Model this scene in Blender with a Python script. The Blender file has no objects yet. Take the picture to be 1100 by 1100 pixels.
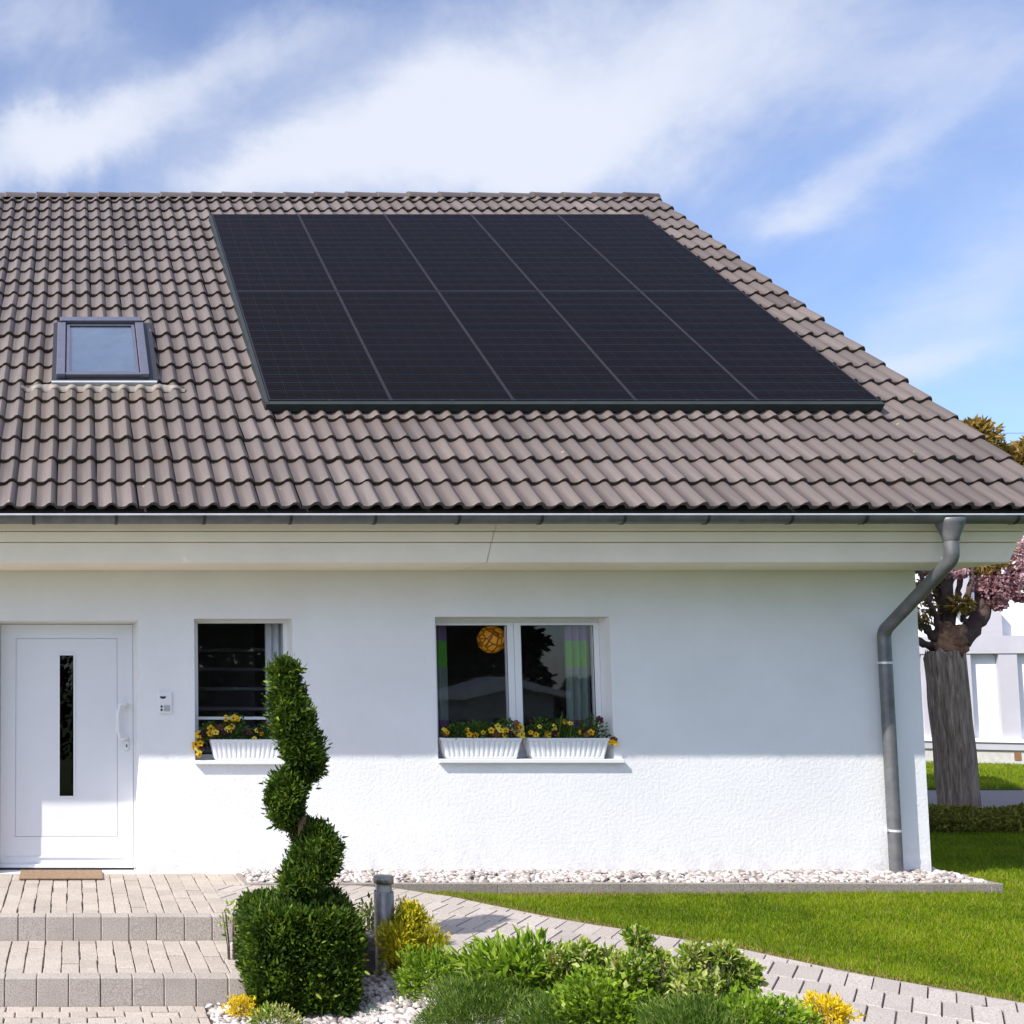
import bpy, math, random
import numpy as np
from mathutils import Vector, Matrix
random.seed(7); rng = np.random.default_rng(11)
S = bpy.context.scene
COL = S.collection
PI = math.pi

# ---------------------------------------------------------------- camera
F, PX, PY, TH, EYE = 1120.0, 80.0, 650.0, math.radians(3.93), 1.69
cam = bpy.data.cameras.new('camera'); co = bpy.data.objects.new('camera', cam); COL.objects.link(co)
co.location = (0, 0, EYE); co.rotation_euler = (PI/2+TH, 0, 0)
cam.sensor_width = 36; cam.lens = 36*F/1100; cam.shift_x = (550-PX)/1100; cam.shift_y = (PY-550)/1100
cam.clip_end = 2000; cam.clip_start = .05
S.camera = co

def ray(px, py):
    a, b = (px-PX)/F, (PY-py)/F
    return np.array([a, math.cos(TH)-b*math.sin(TH), math.sin(TH)+b*math.cos(TH)])
def at(px, py, Y):
    "point of the upright plane y = Y that the photo shows at this pixel"
    d = ray(px, py); return np.array([0, 0, EYE]) + d*(Y/d[1])
def gr(px, py, z=0.):
    d = ray(px, py); return np.array([0, 0, EYE]) + d*((z-EYE)/d[2])

# ---------------------------------------------------------------- materials
def newmat(name):
    m = bpy.data.materials.new(name); m.use_nodes = True
    nt = m.node_tree; b = nt.nodes['Principled BSDF']
    return m, nt, b
def L(nt, a, b): nt.links.new(a, b)
def noise(nt, scale, detail=4, rough=.6, vec=None, dist=0):
    n = nt.nodes.new('ShaderNodeTexNoise'); n.inputs['Scale'].default_value = scale
    n.inputs['Detail'].default_value = detail; n.inputs['Roughness'].default_value = rough
    n.inputs['Distortion'].default_value = dist
    if vec is not None: L(nt, vec, n.inputs['Vector'])
    return n
def coords(nt, scale=(1,1,1), kind='Object'):
    t = nt.nodes.new('ShaderNodeTexCoord'); m = nt.nodes.new('ShaderNodeMapping')
    m.inputs['Scale'].default_value = scale; L(nt, t.outputs[kind], m.inputs['Vector'])
    return m.outputs['Vector']
def ramp(nt, fac, stops, interp='LINEAR'):
    r = nt.nodes.new('ShaderNodeValToRGB'); cr = r.color_ramp; cr.interpolation = interp
    while len(cr.elements) < len(stops): cr.elements.new(.5)
    for e, (p, c) in zip(cr.elements, stops):
        e.position = p; e.color = (c[0], c[1], c[2], 1) if not isinstance(c, float) else (c, c, c, 1)
    L(nt, fac, r.inputs['Fac']); return r.outputs['Color']
def bump(nt, b, height, strength=.3, dist=.01, prev=None):
    n = nt.nodes.new('ShaderNodeBump'); n.inputs['Strength'].default_value = strength
    n.inputs['Distance'].default_value = dist; L(nt, height, n.inputs['Height'])
    if prev is not None: L(nt, prev, n.inputs['Normal'])
    L(nt, n.outputs['Normal'], b.inputs['Normal']); return n.outputs['Normal']
def mixc(nt, fac, a, b, mode='MIX'):
    m = nt.nodes.new('ShaderNodeMix'); m.data_type = 'RGBA'; m.blend_type = mode
    for sock, v in ((m.inputs[0], fac), (m.inputs[6], a), (m.inputs[7], b)):
        if isinstance(v, (int, float)): sock.default_value = v
        elif isinstance(v, tuple): sock.default_value = (*v, 1)
        else: L(nt, v, sock)
    return m.outputs[2]
def attr(nt, name='rnd'):
    a = nt.nodes.new('ShaderNodeAttribute'); a.attribute_name = name; return a.outputs['Fac']
def plain(name, c, rough=.5, metal=0., var=.12, nscale=6., bumps=0., spec=.5):
    m, nt, b = newmat(name)
    n = noise(nt, nscale, 5, .6, coords(nt))
    col = ramp(nt, n.outputs['Fac'], [(.3, tuple(v*(1-var) for v in c)), (.7, tuple(min(1, v*(1+var)) for v in c))])
    L(nt, col, b.inputs['Base Color'])
    b.inputs['Roughness'].default_value = rough; b.inputs['Metallic'].default_value = metal
    b.inputs['Specular IOR Level'].default_value = spec
    if bumps:
        n2 = noise(nt, 90, 3, .6, coords(nt)); bump(nt, b, n2.outputs['Fac'], bumps, .004)
    return m
def leafmat(name, stops, trans=.35, rough=.5):
    m, nt, b = newmat(name)
    col = ramp(nt, attr(nt), stops)
    L(nt, col, b.inputs['Base Color']); b.inputs['Roughness'].default_value = rough
    b.inputs['Specular IOR Level'].default_value = .25
    t = nt.nodes.new('ShaderNodeBsdfTranslucent'); L(nt, col, t.inputs['Color'])
    mx = nt.nodes.new('ShaderNodeMixShader'); mx.inputs[0].default_value = trans
    L(nt, b.outputs[0], mx.inputs[1]); L(nt, t.outputs[0], mx.inputs[2])
    L(nt, mx.outputs[0], nt.nodes['Material Output'].inputs[0])
    return m
M = {}
# stucco
m, nt, b = newmat('stucco'); v = coords(nt)
n1 = noise(nt, 34, 5, .6, v); n2 = noise(nt, 1.3, 4, .6, v); n3 = noise(nt, 260, 2, .5, v)
col = ramp(nt, n2.outputs['Fac'], [(.3, (.79,.78,.765)), (.7, (.85,.845,.835))])
spx = nt.nodes.new('ShaderNodeSeparateXYZ'); L(nt, v, spx.inputs[0])
hm = nt.nodes.new('ShaderNodeMapRange'); L(nt, spx.outputs['Z'], hm.inputs[0]); hm.inputs[1].default_value = .0; hm.inputs[2].default_value = .38; hm.inputs[3].default_value = .55; hm.inputs[4].default_value = 0
sn = noise(nt, 9, 6, .7, v); mm_ = nt.nodes.new('ShaderNodeMath'); mm_.operation = 'MULTIPLY'; L(nt, hm.outputs[0], mm_.inputs[0]); L(nt, ramp(nt, sn.outputs['Fac'], [(.42, 0.), (.7, 1.)]), mm_.inputs[1])
col = mixc(nt, mm_.outputs[0], col, (.52,.47,.40))      # splash soiling at the foot of the wall
dr = noise(nt, 1.0, 5, .65, coords(nt, (7, 7, .55))); col = mixc(nt, ramp(nt, dr.outputs['Fac'], [(.60, 0.), (.85, .10)]), col, (.60,.56,.50))
L(nt, col, b.inputs['Base Color']); b.inputs['Roughness'].default_value = .9; b.inputs['Specular IOR Level'].default_value = .2
pr = bump(nt, b, ramp(nt, n1.outputs['Fac'], [(.3, 0.), (.7, 1.)]), .32, .006)
bump(nt, b, n3.outputs['Fac'], .3, .002, pr); M['stucco'] = m
M['stucco_smooth'] = plain('stucco_smooth', (.8,.79,.77), .85, 0, .03, 3, .2, .2)
# roof tile: engobed concrete with streaks along the slope (uv: u = along eave, v = up the slope)
m, nt, b = newmat('roof_tile'); uv = coords(nt, (1,1,1), 'UV')
nb = noise(nt, .7, 4, .6, uv); st = noise(nt, 1, 4, .6, coords(nt, (60, 3, 1), 'UV')); fine = noise(nt, 70, 4, .7, uv)
wn = attr(nt)
base = ramp(nt, wn, [(0, (.074,.055,.045)), (.12, (.104,.079,.066)), (.5, (.122,.093,.078)), (.9, (.142,.110,.093)), (1, (.165,.132,.112))])
base = mixc(nt, ramp(nt, nb.outputs['Fac'], [(.35, 0.), (.7, .45)]), base, (.098,.083,.080))
base = mixc(nt, ramp(nt, st.outputs['Fac'], [(.45, 0.), (.8, .5)]), base, (.066,.050,.043))
base = mixc(nt, ramp(nt, fine.outputs['Fac'], [(.55, 0.), (.8, .35)]), base, (.155,.132,.12))
# lichen spots and the paler run-off below the roof window
vo = nt.nodes.new('ShaderNodeTexVoronoi'); vo.inputs['Scale'].default_value = 3.4; L(nt, uv, vo.inputs['Vector'])
nn = noise(nt, 45, 3, .6, uv)
ad = nt.nodes.new('ShaderNodeMath'); ad.operation = 'MULTIPLY_ADD'; L(nt, nn.outputs['Fac'], ad.inputs[0]); ad.inputs[1].default_value = .10; L(nt, vo.outputs['Distance'], ad.inputs[2])
base = mixc(nt, ramp(nt, ad.outputs[0], [(.075, 1.), (.088, 0.)]), base, (.32,.25,.12))
base = mixc(nt, attr(nt, 'stain'), base, (.145,.108,.068))
L(nt, base, b.inputs['Base Color']); b.inputs['Roughness'].default_value = .5
bump(nt, b, fine.outputs['Fac'], .25, .003); M['tile'] = m
M['tile_edge'] = plain('roof_underlay', (.03,.026,.025), .9)
M['lead'] = plain('flashing_apron', (.25,.215,.175), .7, 0, .15, 20)
M['fascia'] = plain('fascia_paint', (.94,.84,.70), .55, 0, .05, 2, .05)
M['white'] = plain('white_plastic', (.80,.80,.80), .3, 0, .02, 3)
M['doorwhite'] = plain('door_white', (.78,.78,.79), .35, 0, .02, 3, .05)
M['gap'] = plain('rubber_gasket', (.03,.03,.03), .7)
M['greyframe'] = plain('grey_frame', (.42,.42,.44), .4)
M['zinc'] = plain('weathered_zinc', (.15,.15,.152), .45, .35, .25, 9)
M['zinc_lip'] = plain('zinc_lip', (.66,.66,.67), .35, .3, .1, 9)
M['steel'] = plain('brushed_steel', (.25,.232,.215), .45, .75, .15, 30)
M['aluframe'] = plain('grey_aluminium', (.17,.17,.21), .38, .55, .1, 12)
M['dark'] = plain('dark_metal', (.02,.02,.024), .5)
M['panelframe'] = plain('black_anodised', (.030,.027,.034), .5, .0, .12, 6, 0, .12)
M['skirt'] = plain('skirt_green_grey', (.034,.040,.040), .5, 0, .12, 6, 0, .2)
M['tread'] = plain('painted_tread', (.42,.41,.43), .6)
M['room'] = plain('room_wall', (.42,.39,.40), .9)
M['roomfloor'] = plain('room_floor', (.12,.08,.05), .7)
M['wood'] = plain('bare_wood', (.20,.12,.07), .8, 0, .3, 30)
M['plinth'] = plain('plinth_render', (.55,.52,.48), .9, 0, .15, 8, .4)
M['nwhite'] = plain('neighbour_white', (.82,.82,.83), .8, 0, .03, 2)
M['ngrey'] = plain('neighbour_grey', (.48,.46,.49), .8, 0, .06, 2)
M['soil'] = plain('soil', (.055,.038,.026), .95, 0, .4, 25, .6)
M['mat'] = plain('doormat_fibre', (.26,.17,.10), .95, 0, .3, 40, .8)
m, nt, b = newmat('amber_lampshade'); vo = nt.nodes.new('ShaderNodeTexVoronoi'); vo.feature = 'DISTANCE_TO_EDGE'; vo.inputs['Scale'].default_value = 17; L(nt, coords(nt), vo.inputs['Vector'])
c = ramp(nt, vo.outputs['Distance'], [(.03, (.18,.05,.003)), (.16, (.85,.38,.03))]); L(nt, c, b.inputs['Base Color']); L(nt, c, b.inputs['Emission Color']); M['shade_paper'] = m
_b = M['shade_paper'].node_tree.nodes['Principled BSDF']; _b.inputs['Emission Strength'].default_value = .08
def concrete(name, c, dark, sc=1.):
    m, nt, b = newmat(name); v = coords(nt)
    r = attr(nt); f = noise(nt, 120, 5, .8, v); g = noise(nt, 2.2, 5, .65, v)
    lo = tuple(x*.86 for x in c); hi = tuple(x*1.1 for x in c)
    col = ramp(nt, r, [(0, lo), (1, hi)])
    col = mixc(nt, ramp(nt, f.outputs['Fac'], [(.44, .8), (.52, 0.)]), col, dark)
    col = mixc(nt, ramp(nt, f.outputs['Fac'], [(.56, 0.), (.68, .4)]), col, tuple(min(1, x*1.45) for x in c))
    col = mixc(nt, ramp(nt, g.outputs['Fac'], [(.5, 0.), (.75, .35)]), col, dark)
    L(nt, col, b.inputs['Base Color']); b.inputs['Roughness'].default_value = .9; b.inputs['Specular IOR Level'].default_value = .2
    bump(nt, b, f.outputs['Fac'], .5, .004); return m
M['paver'] = concrete('concrete_paver', (.50,.44,.375), (.27,.225,.18))
M['pathpaver'] = concrete('grey_paver', (.49,.435,.385), (.26,.225,.195))
M['block'] = concrete('step_block', (.45,.40,.35), (.25,.21,.175))
M['kerb'] = concrete('old_kerb_concrete', (.34,.30,.255), (.15,.13,.105))
M['joint'] = plain('joint_sand', (.10,.08,.065), .95, 0, .4, 60, .5)
M['asphalt'] = plain('asphalt', (.16,.14,.145), .9, 0, .15, 20, .5)
m, nt, b = newmat('lawn_soil'); v = coords(nt); n1 = noise(nt, 3, 5, .6, v); n2 = noise(nt, 60, 4, .7, v)
c = ramp(nt, n1.outputs['Fac'], [(.3, (.045,.075,.012)), (.6, (.085,.12,.018)), (.8, (.14,.13,.04))])
L(nt, mixc(nt, .4, c, ramp(nt, n2.outputs['Fac'], [(.3, (.02,.035,.006)), (.7, (.10,.14,.02))])), b.inputs['Base Color'])
b.inputs['Roughness'].default_value = .95; bump(nt, b, n2.outputs['Fac'], .8, .03); M['lawnbase'] = m
M['grass'] = leafmat('grass_blade', [(0, (.085,.15,.004)), (.5, (.21,.30,.006)), (.82, (.34,.41,.014)), (.93, (.30,.27,.05)), (1, (.42,.28,.12))], .45)
M['drygrass'] = leafmat('dry_grass', [(0, (.16,.15,.03)), (.5, (.30,.22,.08)), (1, (.42,.30,.15))], .35)
M['pebble'] = None
m, nt, b = newmat('white_pebble')
c = ramp(nt, attr(nt), [(0, (.19,.16,.14)), (.2, (.34,.295,.265)), (.5, (.46,.415,.385)), (1, (.62,.58,.55))])
n2 = noise(nt, 40, 4, .6, coords(nt)); L(nt, mixc(nt, ramp(nt, n2.outputs['Fac'], [(.5, 0.), (.75, .4)]), c, (.40,.30,.24)), b.inputs['Base Color'])
b.inputs['Roughness'].default_value = .75; M['pebble'] = m
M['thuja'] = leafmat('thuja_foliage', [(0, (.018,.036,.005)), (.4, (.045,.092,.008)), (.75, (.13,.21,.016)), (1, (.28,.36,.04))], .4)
M['yellowconifer'] = leafmat('golden_foliage', [(0, (.12,.16,.01)), (.35, (.34,.34,.015)), (.7, (.62,.52,.02)), (1, (.85,.70,.04))], .35)
M['yellowflower'] = leafmat('yellow_blossom', [(0, (.65,.45,.01)), (1, (.90,.72,.03))], .35)
M['mound'] = leafmat('heather_green', [(0, (.04,.08,.012)), (.5, (.105,.19,.022)), (.85, (.22,.32,.05)), (1, (.40,.42,.14))], .4)
M['glossy'] = leafmat('broad_leaf', [(0, (.08,.16,.012)), (.5, (.21,.34,.02)), (.9, (.36,.48,.05)), (1, (.55,.60,.20))], .45, .35)
M['varieg'] = leafmat('variegated_leaf', [(0, (.07,.14,.012)), (.3, (.19,.30,.02)), (.6, (.40,.46,.08)), (.88, (.66,.66,.34)), (1, (.38,.22,.08))], .4, .4)
M['blue'] = leafmat('blue_green_leaf', [(0, (.04,.10,.06)), (1, (.14,.26,.17))], .3)
M['olive'] = leafmat('bronze_green_leaf', [(0, (.09,.08,.012)), (.4, (.27,.20,.03)), (.8, (.46,.31,.08)), (1, (.60,.38,.16))], .5)
M['pink'] = leafmat('pink_blossom', [(0, (.26,.12,.13)), (.5, (.52,.30,.33)), (1, (.80,.58,.60))], .4)
M['hedge'] = leafmat('low_hedge_leaf', [(0, (.09,.10,.012)), (1, (.30,.28,.04))], .3)
M['conifer'] = leafmat('dark_conifer', [(0, (.012,.022,.010)), (1, (.035,.055,.022))], .2)
M['pansyleaf'] = leafmat('pansy_leaf', [(0, (.03,.07,.012)), (1, (.12,.22,.03))], .35)
M['pansyyellow'] = leafmat('pansy_yellow', [(0, (.80,.42,.01)), (.5, (.88,.58,.02)), (1, (.9,.75,.12))], .3)
M['pansydark'] = leafmat('pansy_dark', [(0, (.03,.008,.012)), (.7, (.10,.025,.02)), (1, (.25,.12,.03))], .3)
# bark
m, nt, b = newmat('bark'); v = coords(nt, (9, 9, .8)); n1 = noise(nt, 4.5, 8, .7, v, .4); n2 = noise(nt, 1.5, 3, .5, coords(nt))
c = ramp(nt, n1.outputs['Fac'], [(.3, (.10,.068,.045)), (.5, (.38,.285,.215)), (.7, (.66,.54,.44))])
L(nt, c, b.inputs['Base Color']); b.inputs['Roughness'].default_value = .95; bump(nt, b, n1.outputs['Fac'], 1., .05); M['bark'] = m
m, nt, b = newmat('knotted_bark'); n1 = noise(nt, 7, 6, .7, coords(nt), .6)
c = ramp(nt, n1.outputs['Fac'], [(.35, (.07,.04,.028)), (.55, (.30,.16,.09)), (.75, (.52,.31,.16))])
L(nt, c, b.inputs['Base Color']); b.inputs['Roughness'].default_value = .95; bump(nt, b, n1.outputs['Fac'], 1., .05); M['knot'] = m
M['limb'] = plain('limb_bark', (.075,.046,.04), .95, 0, .4, 12, .8)
# glass = reflection over see-through
def glass(name, tint=(1,1,1), ior=1.6, boost=0.):
    m = bpy.data.materials.new(name); m.use_nodes = True; nt = m.node_tree; nt.nodes.clear()
    o = nt.nodes.new('ShaderNodeOutputMaterial'); t = nt.nodes.new('ShaderNodeBsdfTransparent'); g = nt.nodes.new('ShaderNodeBsdfGlossy')
    fr = nt.nodes.new('ShaderNodeFresnel'); fr.inputs['IOR'].default_value = ior; mx = nt.nodes.new('ShaderNodeMixShader')
    t.inputs['Color'].default_value = (*tint, 1); g.inputs['Roughness'].default_value = .005
    gm = nt.nodes.new('ShaderNodeNewGeometry'); inv = nt.nodes.new('ShaderNodeMath'); inv.operation = 'SUBTRACT'; inv.inputs[0].default_value = 1; L(nt, gm.outputs['Backfacing'], inv.inputs[1])
    mf = nt.nodes.new('ShaderNodeMath'); mf.operation = 'MULTIPLY'; L(nt, inv.outputs[0], mf.inputs[1]); L(nt, mf.outputs[0], mx.inputs[0])
    if boost:
        a = nt.nodes.new('ShaderNodeMath'); a.operation = 'ADD'; a.inputs[1].default_value = boost; a.use_clamp = True
        L(nt, fr.outputs[0], a.inputs[0]); L(nt, a.outputs[0], mf.inputs[0])
    else: L(nt, fr.outputs[0], mf.inputs[0])
    n = noise(nt, 2.2, 2, .4, coords(nt)); bp = nt.nodes.new('ShaderNodeBump'); bp.inputs['Strength'].default_value = .06; bp.inputs['Distance'].default_value = .01
    L(nt, n.outputs['Fac'], bp.inputs['Height']); L(nt, bp.outputs[0], g.inputs['Normal'])
    L(nt, t.outputs[0], mx.inputs[1]); L(nt, g.outputs[0], mx.inputs[2]); L(nt, mx.outputs[0], o.inputs[0]); return m
M['glass'] = glass('window_glass', (.94,.94,.95), 1.85)
M['doorglass'] = glass('dark_glass', (.06,.06,.07), 1.6)
M['skyglass'] = glass('roof_window_glass', (.52,.61,.68), 1.6, .26)
# curtain with colour bands down its height (real dyed bands)
def bandmat(name, stops):
    m, nt, b = newmat(name); s = nt.nodes.new('ShaderNodeSeparateXYZ'); t = nt.nodes.new('ShaderNodeTexCoord')
    L(nt, t.outputs['Generated'], s.inputs[0]); c = ramp(nt, s.outputs['Z'], stops, 'CONSTANT'); L(nt, c, b.inputs['Base Color'])
    b.inputs['Roughness'].default_value = .9
    tr = nt.nodes.new('ShaderNodeBsdfTranslucent'); L(nt, c, tr.inputs['Color']); mx = nt.nodes.new('ShaderNodeMixShader'); mx.inputs[0].default_value = .2
    L(nt, b.outputs[0], mx.inputs[1]); L(nt, tr.outputs[0], mx.inputs[2]); L(nt, mx.outputs[0], nt.nodes['Material Output'].inputs[0])
    return m
M['curtain'] = bandmat('banded_curtain', [(0, (.22,.10,.22)), (.2, (.22,.29,.25)), (.62, (.15,.45,.07)), (.83, (.28,.19,.35))])
M['voile'] = plain('white_voile', (.75,.78,.82), .9)
# solar cells: uv is in metres on the module
m, nt, b = newmat('solar_cells'); t = nt.nodes.new('ShaderNodeTexCoord'); sp = nt.nodes.new('ShaderNodeSeparateXYZ'); L(nt, t.outputs['UV'], sp.inputs[0])
def lines(axis, period, width, off=0.):
    a = nt.nodes.new('ShaderNodeMath'); a.operation = 'ADD'; a.inputs[1].default_value = off + 50*period; L(nt, sp.outputs[axis], a.inputs[0])
    md = nt.nodes.new('ShaderNodeMath'); md.operation = 'MODULO'; L(nt, a.outputs[0], md.inputs[0]); md.inputs[1].default_value = period
    c = nt.nodes.new('ShaderNodeMath'); c.operation = 'LESS_THAN'; L(nt, md.outputs[0], c.inputs[0]); c.inputs[1].default_value = width
    return c.outputs[0]
def mul(a, k):
    x = nt.nodes.new('ShaderNodeMath'); x.operation = 'MULTIPLY'; L(nt, a, x.inputs[0]); x.inputs[1].default_value = k; return x.outputs[0]
col = (.0085,.0080,.0125)
wv = noise(nt, 3, 3, .5, t.outputs['UV'])
col = mixc(nt, wv.outputs['Fac'], (.0030,.0021,.0020), (.0070,.0045,.0045))
col = mixc(nt, mul(lines('X', .0162, .0026), .55), col, (.042,.038,.046))
col = mixc(nt, mul(lines('Y', .166, .0045), .9), col, (.016,.05,.075))
col = mixc(nt, mul(lines('Y', .083, .0025, .0415), .55), col, (.014,.038,.06))
col = mixc(nt, mul(lines('X', .162, .0035), .6), col, (.03,.04,.055))
L(nt, col, b.inputs['Base Color']); b.inputs['Roughness'].default_value = .30; b.inputs['Specular IOR Level'].default_value = .02
M['cells'] = m

# ---------------------------------------------------------------- object helpers
def tag(o, label=None, cat=None, group=None, kind=None):
    for k, v in (('label', label), ('category', cat), ('group', group), ('kind', kind)):
        if v: o[k] = v
    return o
def empty(name, loc, label=None, cat=None, group=None):
    o = bpy.data.objects.new(name, None); COL.objects.link(o); o.location = loc; o.empty_display_size = .2
    o.parent = None; o['_'] = 0; del o['_']
    return tag(o, label, cat, group)
def wloc(o):
    v = Vector(o.location)
    while o.parent: o = o.parent; v += Vector(o.location)
    return v
class MB:
    "collects boxes, bars, tubes in world coordinates; build() links ONE mesh object with its origin at its own base"
    def __init__(s): s.v = []; s.f = []; s.sm = []; s.mi = []; s.cm = 0
    def add(s, vs, fs, smooth=False):
        o = len(s.v); s.v += [tuple(map(float, p)) for p in vs]
        for f in fs: s.f.append(tuple(i+o for i in f)); s.sm.append(smooth); s.mi.append(s.cm)
        return s
    def box(s, x0, x1, y0, y1, z0, z1, bev=0.):
        if x0 > x1: x0, x1 = x1, x0
        if y0 > y1: y0, y1 = y1, y0
        if z0 > z1: z0, z1 = z1, z0
        if not bev:
            vs = [(x, y, z) for z in (z0, z1) for y in (y0, y1) for x in (x0, x1)]
            return s.add(vs, [(0,2,3,1), (4,5,7,6), (0,1,5,4), (2,6,7,3), (0,4,6,2), (1,3,7,5)])
        import bmesh
        bm = bmesh.new(); bmesh.ops.create_cube(bm, size=1)
        for v in bm.verts: v.co = ((x0+x1)/2+v.co.x*(x1-x0), (y0+y1)/2+v.co.y*(y1-y0), (z0+z1)/2+v.co.z*(z1-z0))
        bmesh.ops.bevel(bm, geom=bm.edges[:], offset=bev, segments=2, affect='EDGES', profile=.5)
        bm.verts.ensure_lookup_table(); vs = [v.co[:] for v in bm.verts]; fs = [[v.index for v in f.verts] for f in bm.faces]; bm.free()
        return s.add(vs, fs)
    def quad(s, a, b, c, d): return s.add([a, b, c, d], [(0,1,2,3)])
    def xform(s, mat, start=0):
        for i in range(start, len(s.v)): s.v[i] = tuple(mat @ Vector(s.v[i]))
        return s
    def tube(s, pts, rad, n=12, cap=True, smooth=True):
        pts = [Vector(map(float, p)) for p in pts]; N = len(pts)
        rad = [rad]*N if isinstance(rad, (int, float)) else rad
        up = Vector((0,0,1)); vs = []; prev = None
        for i, p in enumerate(pts):
            t = (pts[min(i+1, N-1)]-pts[max(i-1, 0)]).normalized()
            if prev is None:
                a = t.orthogonal().normalized()
            else:
                a = (prev - t*prev.dot(t)).normalized()
            prev = a; b = t.cross(a)
            for k in range(n):
                w = 2*PI*k/n; vs.append(p + (a*math.cos(w)+b*math.sin(w))*rad[i])
        fs = [(i*n+k, i*n+(k+1)%n, (i+1)*n+(k+1)%n, (i+1)*n+k) for i in range(N-1) for k in range(n)]
        s.add(vs, fs, smooth)
        if cap: s.add(vs[:n], [tuple(range(n))[::-1]]); s.add(vs[-n:], [tuple(range(n))])
        return s
    def lathe(s, prof, cx, cy, n=24, smooth=True, a0=0., a1=2*PI):
        full = abs(a1-a0-2*PI) < 1e-6; m = n if full else n+1; vs = []
        for r, z in prof:
            for k in range(m):
                w = a0+(a1-a0)*k/n; vs.append((cx+r*math.cos(w), cy+r*math.sin(w), z))
        fs = []
        for i in range(len(prof)-1):
            for k in range(n):
                k2 = (k+1) % m; fs.append((i*m+k, i*m+k2, (i+1)*m+k2, (i+1)*m+k))
        return s.add(vs, fs, smooth)
    def build(s, name, mat, parent=None, origin=None):
        V = np.array(s.v, dtype=float)
        if origin is None:
            origin = np.array(wloc(parent)) if parent is not None else np.array([(V[:,0].min()+V[:,0].max())/2, (V[:,1].min()+V[:,1].max())/2, V[:,2].min()])
        me = bpy.data.meshes.new(name); me.from_pydata([tuple(p) for p in V-origin], [], s.f)
        for mm in (mat if isinstance(mat, list) else [mat]): me.materials.append(mm)
        me.polygons.foreach_set('use_smooth', s.sm); me.polygons.foreach_set('material_index', s.mi); me.update()
        o = bpy.data.objects.new(name, me); COL.objects.link(o)
        if parent is not None:
            o.parent = parent; o.location = Vector(origin)-wloc(parent)
        else: o.location = Vector(origin)
        return o
def setattr_face(me, name, vals):
    a = me.attributes.new(name, 'FLOAT', 'FACE'); a.data.foreach_set('value', np.asarray(vals, dtype=np.float32))
def mass(name, mat, bv, bf, P, R, Sc, rnd=None, parent=None, origin=None, smooth=False):
    "many copies of one small shape in one mesh: P (n,3), R (n,3,3) columns = axes, Sc (n,) or (n,3)"
    bv = np.asarray(bv, float); n = len(P); k = len(bv)
    Sc = np.asarray(Sc, float); Sc = np.repeat(Sc[:, None], 3, 1) if Sc.ndim == 1 else Sc
    V = np.einsum('nij,nkj->nki', R, bv[None]*Sc[:, None, :]) + P[:, None, :]
    if origin is None: origin = np.array(wloc(parent)) if parent is not None else np.array([P[:,0].mean(), P[:,1].mean(), V[..., 2].min()])
    V = (V-origin).reshape(-1, 3)
    lens = np.array([len(f) for f in bf]); flat = np.concatenate([np.array(f) for f in bf])
    loops = (flat[None]+(np.arange(n)*k)[:, None]).ravel(); tot = np.tile(lens, n); starts = np.concatenate([[0], np.cumsum(tot)[:-1]])
    me = bpy.data.meshes.new(name); me.vertices.add(len(V)); me.vertices.foreach_set('co', V.ravel())
    me.loops.add(len(loops)); me.loops.foreach_set('vertex_index', loops.astype(np.int32))
    me.polygons.add(len(tot)); me.polygons.foreach_set('loop_start', starts.astype(np.int32)); me.polygons.foreach_set('loop_total', tot.astype(np.int32))
    me.update(calc_edges=True); me.polygons.foreach_set('use_smooth', [smooth]*len(tot))
    me.materials.append(mat)
    if rnd is None: rnd = rng.random(n)
    setattr_face(me, 'rnd', np.repeat(rnd, len(bf)))
    o = bpy.data.objects.new(name, me); COL.objects.link(o)
    if parent is not None: o.parent = parent; o.location = Vector(origin)-wloc(parent)
    else: o.location = Vector(origin)
    return o
def frames(axis, nrm=None):
    "rotation matrices with column y = axis, random roll unless nrm given"
    a = axis/np.linalg.norm(axis, axis=1, keepdims=True)
    r = rng.normal(size=a.shape) if nrm is None else nrm
    x = np.cross(a, r); x /= np.linalg.norm(x, axis=1, keepdims=True)+1e-9
    return np.stack([x, a, np.cross(x, a)], axis=2)
LEAF = ([(0,0,0), (-.5,.45,.10), (0,.5,-.06), (.5,.45,.10), (0,1,0)], [(0,2,1), (0,3,2), (1,2,4), (2,3,4)])
SPRAY = ([(0,0,0), (-.32,.30,.05), (0,.38,0), (.34,.34,-.05), (-.22,.72,.03), (0,1,0), (.24,.75,.04)], [(0,2,1), (0,3,2), (2,4,1), (2,5,4), (2,6,5), (2,3,6)])
NEEDLE = ([(-.5,0,0), (.5,0,0), (0,1,.0)], [(0,1,2)])
def unit(n):
    v = rng.normal(size=(n, 3)); return v/np.linalg.norm(v, axis=1, keepdims=True)
def vnoise(P, f, seed=0):
    "cheap smooth value noise for lumps"
    q = P*f+seed*7.3
    return (np.sin(q[:,0]*1.7+2*np.sin(q[:,1]*1.1))+np.sin(q[:,1]*1.9+2*np.sin(q[:,2]*1.3+1))+np.sin(q[:,2]*1.5+2*np.sin(q[:,0]*.9+2)))/3
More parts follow.
